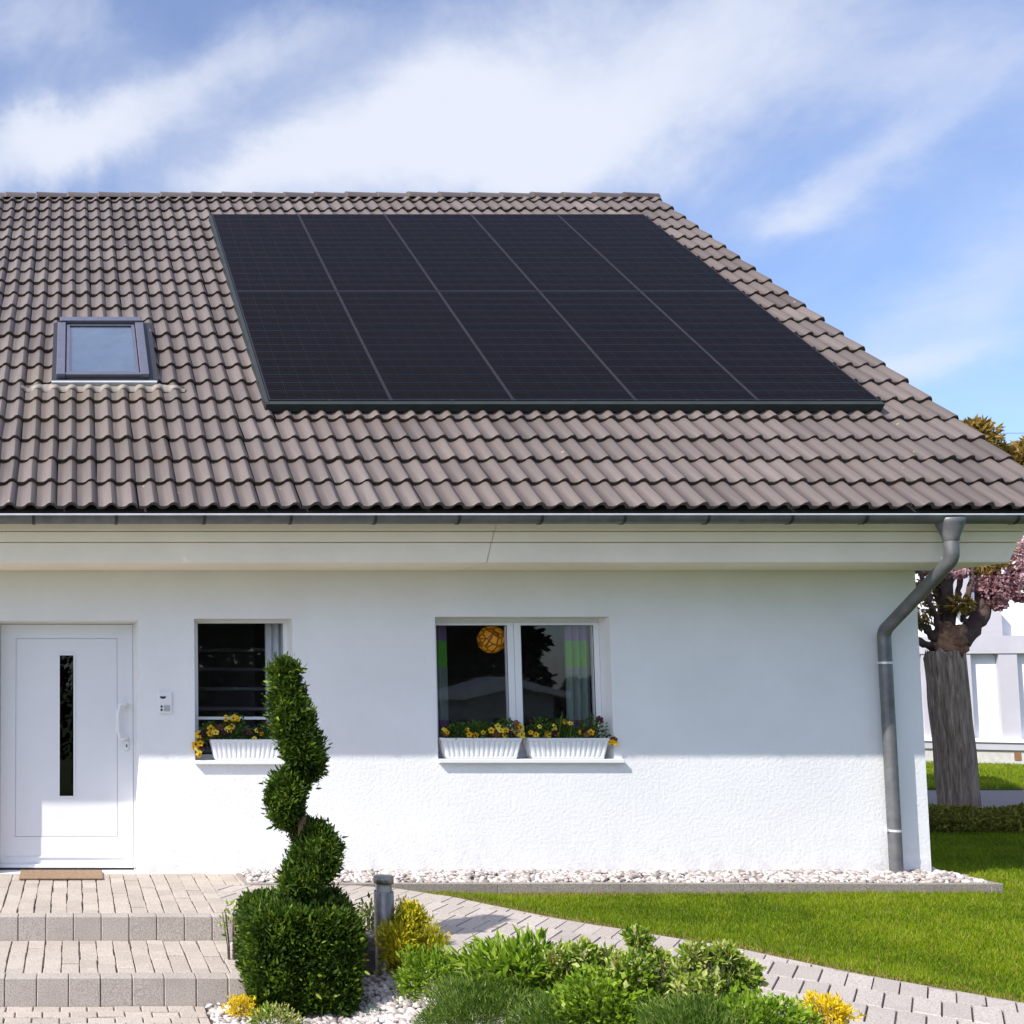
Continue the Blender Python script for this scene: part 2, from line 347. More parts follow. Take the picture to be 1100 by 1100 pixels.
def ellipsoid_leaves(name, mat, c, r, n, size, parent=None, shape=LEAF, width=.5, up=.35, lump=.18, rmin=.45, bottom=-.6, seed=0, rndshift=0., origin=None):
    d = unit(n); d = d[d[:,2] > bottom]; n = len(d)
    rad = rmin+(1-rmin)*rng.random(n)**.5; rad *= 1+lump*vnoise(d, 3.5, seed)+.05*rng.normal(size=n)
    P = np.array(c)+d*np.array(r)*rad[:, None]
    ax = d+up*np.array([0,0,1])+.55*rng.normal(size=(n, 3))
    s = size*(.6+.8*rng.random(n)); Sc = np.stack([s*width, s, s], 1)
    rn = np.clip(.5+.25*rng.normal(size=n)+.18*vnoise(P, 9., seed)+rndshift, 0, 1)
    return mass(name, mat, *shape, P, frames(ax), Sc, rn, parent, origin)

# ---------------------------------------------------------------- world, sun
SUN = np.array([1.95, 1.0, -2.13]); SUN /= np.linalg.norm(SUN)
W = bpy.data.worlds.new('World'); S.world = W; W.use_nodes = True; nt = W.node_tree; bg = nt.nodes['Background']
sky = nt.nodes.new('ShaderNodeTexSky'); sky.sky_type = 'NISHITA'; sky.sun_disc = False
sky.sun_elevation = math.asin(-SUN[2]); sky.sun_rotation = math.atan2(-SUN[0], -SUN[1]); sky.altitude = 100; sky.dust_density = .6; sky.ozone_density = 1.6
tc = nt.nodes.new('ShaderNodeTexCoord'); D = tc.outputs['Generated']
wn1 = noise(nt, 5.0, 7, .62, D, .3)
sub = nt.nodes.new('ShaderNodeVectorMath'); sub.operation = 'SUBTRACT'; L(nt, wn1.outputs['Color'], sub.inputs[0]); sub.inputs[1].default_value = (.5,.5,.5)
scl = nt.nodes.new('ShaderNodeVectorMath'); scl.operation = 'SCALE'; L(nt, sub.outputs[0], scl.inputs[0]); scl.inputs['Scale'].default_value = .13
dd = nt.nodes.new('ShaderNodeVectorMath'); dd.operation = 'ADD'; L(nt, D, dd.inputs[0]); L(nt, scl.outputs[0], dd.inputs[1]); D2 = dd.outputs[0]
def math2(op, a, b=None, clamp=False):
    x = nt.nodes.new('ShaderNodeMath'); x.operation = op; x.use_clamp = clamp
    for i, q in enumerate((a, b)):
        if q is None: continue
        if isinstance(q, (int, float)): x.inputs[i].default_value = q
        else: L(nt, q, x.inputs[i])
    return x.outputs[0]
total = None
def blob(px, py, ra, rb, ang, wgt):
    global total
    c = ray(px, py); Lc = np.linalg.norm(c); c /= Lc
    a = np.array([math.cos(ang), 0, math.sin(ang)]); a -= c*a.dot(c); a /= np.linalg.norm(a)
    bb = np.cross(c, a)
    k = F*Lc; acc = None
    for ax, r in ((a, ra/k), (bb, rb/k), (c, .5)):
        dt = nt.nodes.new('ShaderNodeVectorMath'); dt.operation = 'DOT_PRODUCT'; L(nt, D2, dt.inputs[0]); dt.inputs[1].default_value = tuple(ax)
        q = math2('MULTIPLY', math2('SUBTRACT', dt.outputs['Value'], float(ax.dot(c))), 1/r)
        q = math2('MULTIPLY', q, q); acc = q if acc is None else math2('ADD', acc, q)
    g = math2('MULTIPLY', math2('EXPONENT', math2('MULTIPLY', acc, -1.0)), wgt)
    total = g if total is None else math2('ADD', total, g)
R_ = math.radians
for a_ in [(425,158,210,66,R_(22),1.0), (300,188,90,22,R_(12),.5), (725,95,225,95,R_(36),.9), (570,170,130,45,R_(5),.6), (520,70,110,50,R_(35),.5), (180,105,150,45,R_(20),.4), (70,160,140,38,R_(10),.95), (45,25,90,42,R_(8),.55),
           (330,55,150,34,R_(18),.42), (1065,310,170,62,R_(36),.50), (930,175,120,22,R_(30),.40), (985,80,150,38,R_(8),.36), (1000,385,130,26,R_(12),.40), (840,215,50,18,R_(12),.42),
           (-600,-200,500,200,R_(20),.9), (1900,-100,500,160,R_(15),.8)]: blob(*a_)
# softer wisps everywhere, so that the rest of the sky has cloud as well
mp = nt.nodes.new('ShaderNodeMapping'); mp.inputs['Rotation'].default_value = (0, R_(-28), 0); mp.inputs['Scale'].default_value = (2.2, 2.4, 3.6); L(nt, D, mp.inputs['Vector'])
wisp = noise(nt, 1.5, 8, .6, mp.outputs['Vector'], .35)
fine = noise(nt, 4.5, 8, .66, mp.outputs['Vector'], .6)
w1 = math2('MULTIPLY', math2('SUBTRACT', wisp.outputs['Fac'], .47), .8)
w2 = math2('MULTIPLY', math2('SUBTRACT', fine.outputs['Fac'], .5), .55)
cf = math2('ADD', math2('ADD', total, w1), w2)
mr = nt.nodes.new('ShaderNodeMapRange'); mr.interpolation_type = 'SMOOTHSTEP'; L(nt, cf, mr.inputs[0])
mr.inputs[1].default_value = -.10; mr.inputs[2].default_value = 1.25; mr.inputs[3].default_value = 0.14; mr.inputs[4].default_value = .93
skyc = mixc(nt, 1.0, sky.outputs[0], (.62, .74, .96), 'MULTIPLY')
sd = nt.nodes.new('ShaderNodeVectorMath'); sd.operation = 'DOT_PRODUCT'; L(nt, D, sd.inputs[0]); sd.inputs[1].default_value = tuple(-SUN)
cloud_fill = nt.nodes.new('ShaderNodeMapRange'); cloud_fill.interpolation_type = 'SMOOTHSTEP'; L(nt, sd.outputs['Value'], cloud_fill.inputs[0]); cloud_fill.inputs[1].default_value = .15; cloud_fill.inputs[2].default_value = 1.0; cloud_fill.inputs[3].default_value = 0; cloud_fill.inputs[4].default_value = 1
cloudc = mixc(nt, cloud_fill.outputs[0], (3.9, 4.1, 4.6), (22.5, 21.2, 23.))   # clouds toward the sun, out of view, brightened as added fill for shaded walls
SKYMIX = mixc(nt, mr.outputs[0], skyc, cloudc)
L(nt, SKYMIX, bg.inputs['Color']); bg.inputs['Strength'].default_value = .11
sl = bpy.data.lights.new('sun', 'SUN'); sl.energy = 3.1; sl.angle = R_(.55); sl.color = (1, .955, .89)
so = bpy.data.objects.new('sun', sl); COL.objects.link(so); so.rotation_euler = Vector(SUN).to_track_quat('-Z', 'Y').to_euler(); so.location = (-20, -10, 30)
S.view_settings.view_transform = 'Standard'; S.view_settings.look = 'None'; S.view_settings.exposure = 1.0; S.view_settings.gamma = 1

# ---------------------------------------------------------------- house
YW = 9.10
XL = -6.4
XR = float(at(1001, 940, YW)[0])
house = empty('house', (0.5, YW, 0), 'white stucco single storey house with steep brown tiled roof', 'house')
AL = R_(42.7); ca, sa = math.cos(AL), math.sin(AL)
YE, ZE = 8.28, float(at(500, 548, 8.28)[2])     # lower tile edge at the eave
Nn = np.array([0, -sa, ca]); UP = np.array([0, ca, sa])
def roof(u, v, h=0.): return np.array([u, YE, ZE]) + UP*v + Nn*h
def rhit(px, py, h=0.):
    d = ray(px, py); o = np.array([0, 0, EYE]); p0 = roof(0, 0, h)
    t = (p0-o).dot(Nn)/d.dot(Nn); p = o+d*t; return p[0], (p-p0).dot(UP)
RV = rhit(500, 213)[1]                           # slope length to the ridge
NROW = 22; G = RV/(NROW-.35)
XV = rhit(703, 213)[0]                           # right verge
TW = .326
Yr, Zr = roof(0, RV)[1:]
YB = 2*Yr-YW
# openings in the front wall  (outer splayed rectangle on the plaster face, inner rectangle on the frame plane)
def rect(px0, py0, px1, py1, Y):
    a = at(px0, py0, Y); b = at(px1, py1, Y); return [a[0], b[0], b[2], a[2]]     # x0 x1 z0 z1
RD, RWn = .20, .165
op_door = rect(-3, 666.5, 150, 938, YW); op_door[2] = 0.0
op_w1 = rect(208.5, 664.5, 316, 817, YW); op_w2 = rect(467, 662.5, 660, 815.5, YW)
op = [op_door, op_w1, op_w2]; dep = [RD, RWn, RWn]; SPL = .028
mb = MB()
xs = sorted([XL, XR]+[q for o in op for q in o[:2]]); 
ztop = ZE+.02
zs = sorted(set([0-.35, ztop]+[q for o in op for q in o[2:]]))
for i in range(len(xs)-1):
    for j in range(len(zs)-1):
        cx, cz = (xs[i]+xs[i+1])/2, (zs[j]+zs[j+1])/2
        if any(o[0] < cx < o[1] and o[2] < cz < o[3] for o in op): continue
        mb.quad((xs[i], YW, zs[j]), (xs[i+1], YW, zs[j]), (xs[i+1], YW, zs[j+1]), (xs[i], YW, zs[j+1]))
inner = []
for o, d in zip(op, dep):
    x0, x1, z0, z1 = o; a0, a1, b0, b1 = x0+SPL*.6, x1-SPL, z0, z1-.012
    Y2 = YW+d+.10; inner.append((a0, a1, b0, b1, YW+d))
    mb.quad((x0,YW,z0), (x0,YW,z1), (a0,Y2,b1), (a0,Y2,b0)); mb.quad((x1,YW,z1), (x1,YW,z0), (a1,Y2,b0), (a1,Y2,b1))
    mb.quad((x0,YW,z1), (x1,YW,z1), (a1,Y2,b1), (a0,Y2,b1)); mb.quad((x1,YW,z0), (x0,YW,z0), (a0,Y2,b0), (a1,Y2,b0))
# gable ends and back
for x in (XL, XR):
    zz = ZE-.10; up_ = (YW-YE)*math.tan(AL)
    mb.add([(x,YW,-.35), (x,YB,-.35), (x,YB,ZE+up_-.16), (x,Yr,Zr-.16), (x,YW,ZE+up_-.16)], [(0,1,2,3,4)])
mb.quad((XL,YW,ztop), (XR,YW,ztop), (XR,YW,ZE+up_-.16), (XL,YW,ZE+up_-.16))
mb.quad((XL,YB,-.35), (XR,YB,-.35), (XR,YB,ZE+up_-.16), (XL,YB,ZE+up_-.16))
wall = mb.build('wall', M['stucco'], house)
# rooms behind the openings
mb = MB()
def roomshell(x0, x1, y0, y1, z0, z1, holes):
    for (a, b_) in (((x0,y0),(x0,y1)), ((x1,y1),(x1,y0)), ((x0,y1),(x1,y1))):
        mb.quad((a[0],a[1],z0), (b_[0],b_[1],z0), (b_[0],b_[1],z1), (a[0],a[1],z1))
    mb.quad((x0,y0,z1), (x1,y0,z1), (x1,y1,z1), (x0,y1,z1)); mb.quad((x0,y0,z0), (x1,y0,z0), (x1,y1,z0), (x0,y1,z0))
    for h in holes:
        hx0, hx1, hz0, hz1 = h
        for r in ((x0,hx0,z0,z1), (hx1,x1,z0,z1), (hx0,hx1,z0,hz0), (hx0,hx1,hz1,z1)):
            mb.quad((r[0],y0,r[2]), (r[1],y0,r[2]), (r[1],y0,r[3]), (r[0],y0,r[3]))
yi = YW+RWn+.11
roomshell(inner[1][0]-.25, inner[1][1]+.35, yi, yi+2.6, .0, 2.6, [inner[1][:4]])
roomshell(inner[2][0]-1.1, inner[2][1]+1.2, yi, yi+4.2, .0, 2.5, [inner[2][:4]])
roomshell(inner[0][0]-.2, inner[0][1]+.15, YW+RD+.12, YW+RD+2.5, -.02, 2.3, [inner[0][:4]])
mb.build('room_shell', M['room'], house)

# --- roof: every tile is its own raised piece in one sheet
def tiles():
    xi0 = XL-.25; ncol = int(math.ceil((XV-xi0)/TW)); x00 = XV-ncol*TW
    nu = 15; us = np.linspace(0, 1, nu)
    w = (us*2) % 1.0; w[-1] = .999
    def prof(t):   # pan then roll
        return np.where(t < .42, .001+.006*(1-np.cos(2*PI*t/.42))*-.35, .038*np.sin(PI*np.clip((t-.40)/.60, 0, 1))**.75)
    h = prof(w)-.0; h[-1] = -.003; h[0] = 0
    verts = []; faces = []; rn = []; uvs = []; stain = []
    su0, sv0 = rhit(57, 415); su1, _ = rhit(163, 415)
    rowj = [rng.normal()*.003 for _ in range(NROW+1)]
    for r in range(NROW):
        for c in range(ncol):
            x0 = x00+c*TW; jx, jh, jr = rng.normal()*.0024, rng.normal()*.0022, rng.normal()*.0022
            v0 = r*G+rowj[r]+rng.normal()*.0015; v1 = min((r+1)*G+.05, RV+.01)
            rv = rng.random(); o = len(verts)
            st = 0.
            if su0-.15 < x0+TW/2 < su1+.15 and v0 < sv0+.05: st = max(0, .55-.10*(sv0-v0)/G*1.0)*(.5+.7*rng.random())
            for (vv, hh) in ((v1, .004), (v0+.012, .042), (v0+.002, .039), (v0, .034), (v0, .006)):
                sk = jr*(1 if vv < v1 else -1)
                for k in range(nu):
                    base_h = h[k]
                    if hh == .006: p = roof(x0+us[k]*(TW-.0015)+jx+sk, vv+.012, .006+base_h)
                    else: p = roof(x0+us[k]*(TW-.0015)+jx+sk, vv, hh+base_h+jh)
                    verts.append(p); uvs.append((x0+us[k]*TW, vv))
            for q in range(4):
                for k in range(nu-1):
                    a = o+q*nu+k; faces.append((a, a+nu, a+nu+1, a+1)); rn.append(rv); stain.append(st)
            # closed right flank of the tile (seen on the verge)
            if c == ncol-1:
                a = [o+q*nu+nu-1 for q in range(5)]
                p = len(verts); verts.append(roof(x0+TW, v0+.02, -.10)); verts.append(roof(x0+TW, v1, -.10)); uvs += [(x0+TW, v0), (x0+TW, v1)]
                faces.append((a[0], p+1, p, a[4], a[3], a[2], a[1])); rn.append(rv); stain.append(0.)
    return np.array(verts), faces, rn, uvs, stain
tv, tf, trn, tuv, tst = tiles()
me = bpy.data.meshes.new('roof'); org = np.array([.5, YW, 0]); me.from_pydata([tuple(p) for p in tv-org], [], tf)
me.materials.append(M['tile']); me.polygons.foreach_set('use_smooth', [len(f) == 4 for f in tf])
setattr_face(me, 'rnd', trn); setattr_face(me, 'stain', tst)
ul = me.uv_layers.new(name='UVMap'); li = np.zeros(len(me.loops), dtype=np.int32); me.loops.foreach_get('vertex_index', li)
ul.data.foreach_set('uv', np.array(tuv)[li].ravel().astype(np.float32))
import bmesh
bm = bmesh.new(); bm.from_mesh(me); bmesh.ops.remove_doubles(bm, verts=bm.verts, dist=1e-6)
for e in bm.edges:
    if len(e.link_faces) == 2 and e.calc_face_angle(0) > R_(35): e.smooth = False
bm.to_mesh(me); bm.free()
roofo = bpy.data.objects.new('roof', me); COL.objects.link(roofo); roofo.parent = house
# deck below the tiles, and the rear slope
mb = MB(); 
a_, b_, c_, d_ = roof(XL-.2, .015, -.03), roof(XV-.02, .015, -.03), roof(XV-.02, RV, -.03), roof(XL-.2, RV, -.03)
mb.quad(a_, b_, c_, d_)
a2, b2, c2, d2 = roof(XL-.2, .05, -.13), roof(XV-.02, .05, -.13), roof(XV-.02, RV, -.13), roof(XL-.2, RV, -.13)
mb.quad(a2, d2, c2, b2); mb.quad(a_, a2, b2, b_)
for sgn, mm in ((0, 0), (1, 0)):
    h_ = -.03 if sgn == 0 else -.13
    p0, p1 = roof(XL-.2, RV, h_), roof(XV-.02, RV, h_); yb = 2*Yr-YE; 
    mb.quad(p0, p1, (XV-.02, yb, ZE+h_), (XL-.2, yb, ZE+h_))
mb.build('roof_deck', M['tile_edge'], roofo)
mb = MB(); mb.quad(roof(XL-.2, RV, 0)+np.array([0,.0,-.0]), (XL-.2, 2*Yr-YE, ZE), (XV, 2*Yr-YE, ZE), roof(XV, RV, 0)); mb.build('rear_slope', M['lead'] if 0 else M['tile'], roofo)
# verge board on the gable side
mb = MB()
p = [roof(XV-.055, -.0+.25, -.12), roof(XV-.055, RV, -.12), roof(XV-.055, RV, -.30), roof(XV-.055, .25, -.30)]
q = [x+np.array([.025, 0, 0]) for x in p]
mb.add(p+q, [(0,1,2,3), (7,6,5,4), (0,4,5,1), (3,2,6,7), (0,3,7,4), (1,5,6,2)])
mb.build('verge_board', M['fascia'], roofo)
# sloping soffit under the verge overhang
mb = MB(); mb.quad(roof(XR, .9, -.16), roof(XV-.06, .9, -.16), roof(XV-.06, RV, -.16), roof(XR, RV, -.16)); mb.build('verge_soffit', M['fascia'], roofo)
# ridge caps
mb = MB(); RL = .425; x = XV+.015; k = 0
while x > XL-.3:
    x1 = x; x0 = x-RL-.05; zt = Zr-.045; rr = (.105, .122)     # left end is the larger, lapped end
    n = 10; vs = []
    rj = rng.normal()*.003
    for xx, r_ in ((x0, rr[1]), (x0+.012, rr[1]+.004), (x0+.03, rr[1]), (x1, rr[0])):
        for i in range(n+1):
            w = PI*i/n; vs.append((xx, Yr-.005-r_*1.15*math.cos(w), zt+r_*math.sin(w)*.95+rj))
    fs = [(q_*(n+1)+i, q_*(n+1)+i+1, (q_+1)*(n+1)+i+1, (q_+1)*(n+1)+i) for q_ in range(3) for i in range(n)]
    mb.add(vs, fs, True); mb.add(vs[:n+1], [tuple(range(n+1))])
    if k == 0: mb.add(vs[-n-1:], [tuple(range(n+1))[::-1]])
    x -= RL; k += 1
rg = mb.build('ridge_caps', M['tile'], roofo); me = rg.data
fr_ = [rng.random() for _ in me.polygons]; 
npc = 3*10+1; setattr_face(me, 'rnd', [((i//npc)*.37) % 1 for i in range(len(me.polygons))]); setattr_face(me, 'stain', [0.]*len(me.polygons))
# --- eave box
zF0, zF1 = float(at(500, 603, YE+.09)[2]), ZE-.045
YF = YE+.09
mb = MB(); XB = float(at(1110, 590, YF)[0])
prof = [(YF-.010, zF1), (YF+.022, zF1-.105), (YF+.060, zF1-.106), (YF+.060, zF1-.112), (YF+.034, zF1-.114), (YF+.060, zF1-.190), (YF+.098, zF1-.191), (YF+.098, zF1-.197), (YF+.074, zF1-.199), (YF+.112, zF0+.008), (YF+.125, zF0), (YW-.002, zF0)]
cutx = float(at(531, 585, YF)[0])
for (x0, x1) in ((XL-.2, cutx-.002), (cutx+.002, XB)):
    vs = []
    for xx in (x0, x1):
        for i, (y, z) in enumerate(prof):
            end = 0 if xx < XB-.01 else -.10*max(0, min(1, (zF1-z)/.30))**1.5
            vs.append((xx+end+(.045*(z-zF0)/.3-.02 if abs(xx-cutx) < .01 else 0), y, z))
    n = len(prof); mb.add(vs, [(i, n+i, n+i+1, i+1) for i in range(n-1)])
    if x1 == XB:
        mb.add(vs[n:]+[(XB, YW, zF1)], [tuple(range(n+1))])
mb.build('eave_box', M['fascia'], house)

# --- gutter
gut = None
mb = MB(); GR = .062; YG = YE-.035; ZG = float(at(500, 553.3, YG-GR)[2])
n = 12; vs = []; XG = XV+.12
for xx in (XL-.3, XG):
    for r_ in (GR, GR-.004):
        for i in range(n+1):
            w = PI+PI*i/n; vs.append((xx, YG+r_*math.cos(w), ZG+r_*math.sin(w)))
m_ = 2*(n+1)
fs = [(i, i+1, m_+i+1, m_+i) for i in range(n)]+[(n+1+i+1, n+1+i, m_+n+1+i, m_+n+1+i+1) for i in range(n)]
mb.add(vs, fs, True); mb.add(vs[m_:m_+n+1], [tuple(range(n+1))])
gut = mb.build('gutter', M['zinc'], house)
mb = MB(); mb.tube([(XL-.3, YG-GR, ZG+.004), (XG, YG-GR, ZG+.004)], .0085, 10); mb.build('gutter_lip', M['zinc_lip'], gut)
for bx_ in [float(at(p_, 558, YG-GR)[0]) for p_ in (-54, 36, 125, 220, 313, 404, 494, 583, 672, 762, 852, 932, 1095)]:
    mb = MB(); n = 10; vs = []
    for xx in (bx_-.012, bx_+.012):
        for i in range(n+1):
            w = PI*.98+PI*.97*i/n; vs.append((xx, YG+(GR+.005)*math.cos(w), ZG+(GR+.005)*math.sin(w)))
    mb.add(vs, [(i, i+1, n+1+i+1, n+1+i) for i in range(n)], True)
    mb.build('bracket', M['dark'], gut)
# --- downpipe
pr_ = .050
Yp = YW-.085
top = at(1021, 572, YG)
pts = [(top[0], YG, ZG-.05), (top[0], YG, float(at(1021, 590, YG)[2]))]
mid1 = at(1015, 610, YG+.06); mid2 = at(956, 668, Yp-.06)
lo1 = at(950.5, 700, Yp); zb = -.02
cA, cB = at(1019, 601, YG), np.array([lo1[0], Yp, at(950, 678, Yp)[2]]); cA[0] = top[0]
dAB = (cB-cA)/np.linalg.norm(cB-cA)
pts = [(top[0], YG, ZG-.05), tuple(cA+np.array([0, 0, .075])), tuple(cA+np.array([0,0,.03])), tuple(cA+dAB*.03), tuple(cA+dAB*.075), tuple(cB-dAB*.085), tuple(cB-dAB*.03), tuple(cB-np.array([0,0,.03])), tuple(cB-np.array([0,0,.085])), (lo1[0], Yp, zb)]
def smoothpts(pts, it=2):
    pts = [np.array(p, float) for p in pts]
    for _ in range(it):
        q = [pts[0]]
        for a, b in zip(pts[:-1], pts[1:]): q += [a*.75+b*.25, a*.25+b*.75]
        q.append(pts[-1]); pts = q
    return pts
dp = empty('downpipe', (lo1[0], Yp, 0)); dp.parent = house; dp.location = Vector((lo1[0], Yp, 0))-Vector(house.location)
mb = MB(); sp_ = smoothpts(pts); mb.tube(sp_, pr_, 20)
mb.build('pipe', M['zinc'], dp)
zc1 = float(at(946, 660, Yp)[2])
for (pp, nm) in ((sp_[3], 0), ):
    pass
mb = MB(); prf = [(.0505, ZG-.20), (.055, ZG-.195), (.057, ZG-.17), (.095, ZG-.06), (.105, ZG-.03), (.10, ZG-.02)]; mb.lathe(prf, top[0], YG, 20); mb.build('funnel', M['zinc'], dp)
def ring(px, py, r=.054, h=.02, nm='pipe_joint', mat='zinc'):
    z = float(at(px, py, Yp)[2]); mb = MB(); mb.lathe([(pr_-.001, z-h), (r, z-h), (r, z+h), (pr_-.001, z+h)], lo1[0], Yp, 24, False); return mb, z
for py_, h_ in ((700, .035), (850, .004)):
    mb, z = ring(950, py_, .050, h_); mb.build('pipe_joint', M['zinc'], dp)
for py_ in (712, 892):
    mb, z = ring(950, py_, .053, .010); mb.box(lo1[0]-.008, lo1[0]+.008, Yp+.045, YW, z-.008, z+.008); mb.box(lo1[0]-.075, lo1[0]-.045, Yp-.012, Yp+.012, z-.009, z+.009)
    mb.build('clamp', M['zinc_lip'], dp)

# ---------------------------------------------------------------- door
def child_empty(name, loc, parent):
    o = empty(name, (0,0,0)); o.parent = parent; o.location = Vector(loc)-wloc(parent); return o
x0, x1, z0, z1, Yd = inner[0]
door = child_empty('door', ((x0+x1)/2, Yd, 0), house)
A = lambda px, py: at(px, py, Yd)
fx0, fx1 = float(A(.5, 800)[0]), float(A(142.8, 800)[0]); ft = float(A(70, 671)[2])
mb = MB(); mb.box(x0-.02, fx0-.004, Yd, Yd+.07, .0, z1+.02); mb.box(fx1+.004, x1+.02, Yd+.0, Yd+.07, .0, z1+.02); mb.box(fx0-.004, fx1+.004, Yd, Yd+.07, ft+.004, z1+.02)
mb.build('door_frame', M['doorwhite'], door)
mb = MB(); mb.box(fx0-.004, fx1+.004, Yd+.03, Yd+.04, 0, ft+.004); mb.box(fx0, fx1, Yd-.02, Yd+.03, -.006, .014); mb.build('threshold', M['gap'], door)
# leaf with a sunk panel
gx0, gx1 = float(A(17, 800)[0]), float(A(126, 800)[0]); gz1, gz0 = float(A(70, 686)[2]), float(A(70, 898.5)[2])
hx0, hx1 = float(A(64, 780)[0]), float(A(79, 780)[0]); hz1, hz0 = float(A(70, 704)[2]), float(A(70, 855)[2])
ft2 = ft; zb2 = .016; Yl = Yd-.004
mb = MB(); e = .0022
for (a, b_, c_, d_) in ((fx0, gx0-e, zb2, ft2), (gx1+e, fx1, zb2, ft2), (gx0-e, gx1+e, gz1+e, ft2), (gx0-e, gx1+e, zb2, gz0-e)): mb.box(a, b_, Yl, Yl+.05, c_, d_)
for (a, b_, c_, d_) in ((gx0+e, hx0, gz0+e, gz1-e), (hx1, gx1-e, gz0+e, gz1-e), (hx0, hx1, hz1, gz1-e), (hx0, hx1, gz0+e, hz0)): mb.box(a, b_, Yl+.003, Yl+.05, c_, d_)
mb.box(gx0-e, gx1+e, Yl+.012, Yl+.03, gz0-e, gz0+e); mb.box(gx0-e, gx0+e, Yl+.012, Yl+.03, gz0, gz1); mb.box(gx1-e, gx1+e, Yl+.012, Yl+.03, gz0, gz1); mb.box(gx0, gx1, Yl+.012, Yl+.03, gz1-e, gz1+e)
zw = float(A(70, 920)[2]); mb.box(fx0+.05, fx1-.05, Yl-.012, Yl+.001, zw-.008, zw, 0); mb.box(fx0, fx1, Yl-.028, Yl+.001, .02, zw-.07 if zw > .12 else .05, .004)
mb.build('door_leaf', M['doorwhite'], door)
mb = MB(); w_ = .014
for (a, b_, c_, d_) in ((hx0-w_, hx0+.001, hz0-w_, hz1+w_), (hx1-.001, hx1+w_, hz0-w_, hz1+w_), (hx0, hx1, hz1, hz1+w_), (hx0, hx1, hz0-w_, hz0)): mb.box(a, b_, Yl-.006, Yl+.005, c_, d_)
mb.build('glazing_bead', M['white'], door)
mb = MB(); mb.box(hx0-.002, hx1+.002, Yl+.012, Yl+.018, hz0-.002, hz1+.002); mb.build('door_pane', M['doorglass'], door)
ha, hb = A(126, 757), A(126, 793); mb = MB(); hx = float(A(126.5, 780)[0]); 
hxr = float(A(136, 780)[0])
mb.tube(smoothpts([(hxr, Yl, ha[2]), (hxr-.0, Yl-.055, ha[2]), (hx, Yl-.062, ha[2]), (hx, Yl-.062, hb[2]), (hxr, Yl-.055, hb[2]), (hxr, Yl, hb[2])], 1), .016, 12)
mb.build('door_handle', M['white'], door)
lk = A(136, 801); mb = MB(); mb.box(lk[0]-.022, lk[0]+.022, Yl-.012, Yl, lk[2]-.045, lk[2]+.045, .008); lo = mb.build('lock_plate', M['white'], door)
mb = MB(); mb.box(lk[0]-.006, lk[0]+.006, Yl-.014, Yl-.011, lk[2]-.012, lk[2]+.012); mb.build('keyhole', M['gap'], lo)

# ---------------------------------------------------------------- windows
def frame_rect(mb, x0, x1, z0, z1, y0, y1, l, r, b, t):
    mb.box(x0, x0+l, y0, y1, z0, z1); mb.box(x1-r, x1, y0, y1, z0, z1); mb.box(x0+l, x1-r, y0, y1, z0, z0+b); mb.box(x0+l, x1-r, y0, y1, z1-t, z1)
def sill(o, par, extra=.0):
    x0, x1, z0, z1 = o; mb = MB(); mb.box(x0-.004, x1+extra, YW-.045, YW+RWn+.03, z0-.030, z0-.001+.004, .004); return mb.build('sill', M['white'], par)
# small window
x0, x1, z0, z1, Yf = inner[1]
w1 = child_empty('window', ((x0+x1)/2, Yf, z0), house)
B = lambda px, py: at(px, py, Yf)
mb = MB(); fr = float(B(304.5, 700)[0]); fl = float(B(212.5, 700)[0]); frr = float(B(308, 700)[0])
zt1, zt0 = float(B(250, 669.5)[2]), float(B(250, 771.5)[2])
mb.box(x0-.02, fl, Yf, Yf+.06, z0, z1+.02); mb.box(fr, x1+.02, Yf, Yf+.06, z0, z1+.02); mb.box(fl, fr, Yf, Yf+.06, zt1, z1+.02); mb.box(fl, fr, Yf, Yf+.06, zt0-.012, zt0+.012); mb.box(fl, fr, Yf, Yf+.06, z0, z0+.04)
mb.build('frame', M['white'], w1)
mb = MB(); mb.box(fl, fr, Yf+.02, Yf+.026, z0+.04, zt0-.012); mb.box(fl, fr, Yf+.02, Yf+.026, zt0+.012, zt1); mb.build('pane', M['glass'], w1)
sill(op_w1, w1, .02)
# twin window
x0, x1, z0, z1, Yf = inner[2]
w2 = child_empty('window', ((x0+x1)/2, Yf, z0), house)
q = lambda px: float(B(px, 740)[0])
zt = float(B(550, 672)[2]); zb_ = z0+.10
mb = MB(); xa, xb = q(469.5), q(638.5)
mb.box(x0-.02, xa-.0, Yf, Yf+.07, z0, z1+.02); mb.box(xb+.055, x1+.03, Yf, Yf+.07, z0, z1+.02); mb.box(xa, xb+.055, Yf, Yf+.07, zt+.032, z1+.02); mb.box(xa, xb+.055, Yf, Yf+.07, z0, z0+.05)
mb.build('frame', M['white'], w2)
m0, m1 = q(545.5), q(560.5)
for (a, b_, l, r) in ((xa-.055, (m0+m1)/2-.002, .055, (m0+m1)/2-.002-m0), ((m0+m1)/2+.002, xb+.050, m1-(m0+m1)/2-.002, .050)):
    mb = MB(); frame_rect(mb, max(a, x0-.01) if l == .055 else a, b_, z0+.053, zt+.029, Yf-.012, Yf+.045, l if l != .055 else xa-max(a, x0-.01), r, .06, .028)
    s_ = mb.build('sash', M['white'], w2)
    mb = MB(); frame_rect(mb, a+l-.001, b_-r+.001, z0+.11, zt+.002, Yf-.0125, Yf-.006, .004, .004, .004, .004); mb.build('gasket', M['gap'], s_)
    mb = MB(); mb.box(a+l, b_-r, Yf+.01, Yf+.018, z0+.113, zt+.001); mb.build('pane', M['glass'], s_)
mb = MB(); mb.box(xb+.0505, xb+.0545, Yf-.004, Yf+.02, z0+.05, zt+.03); mb.build('gasket', M['gap'], w2)
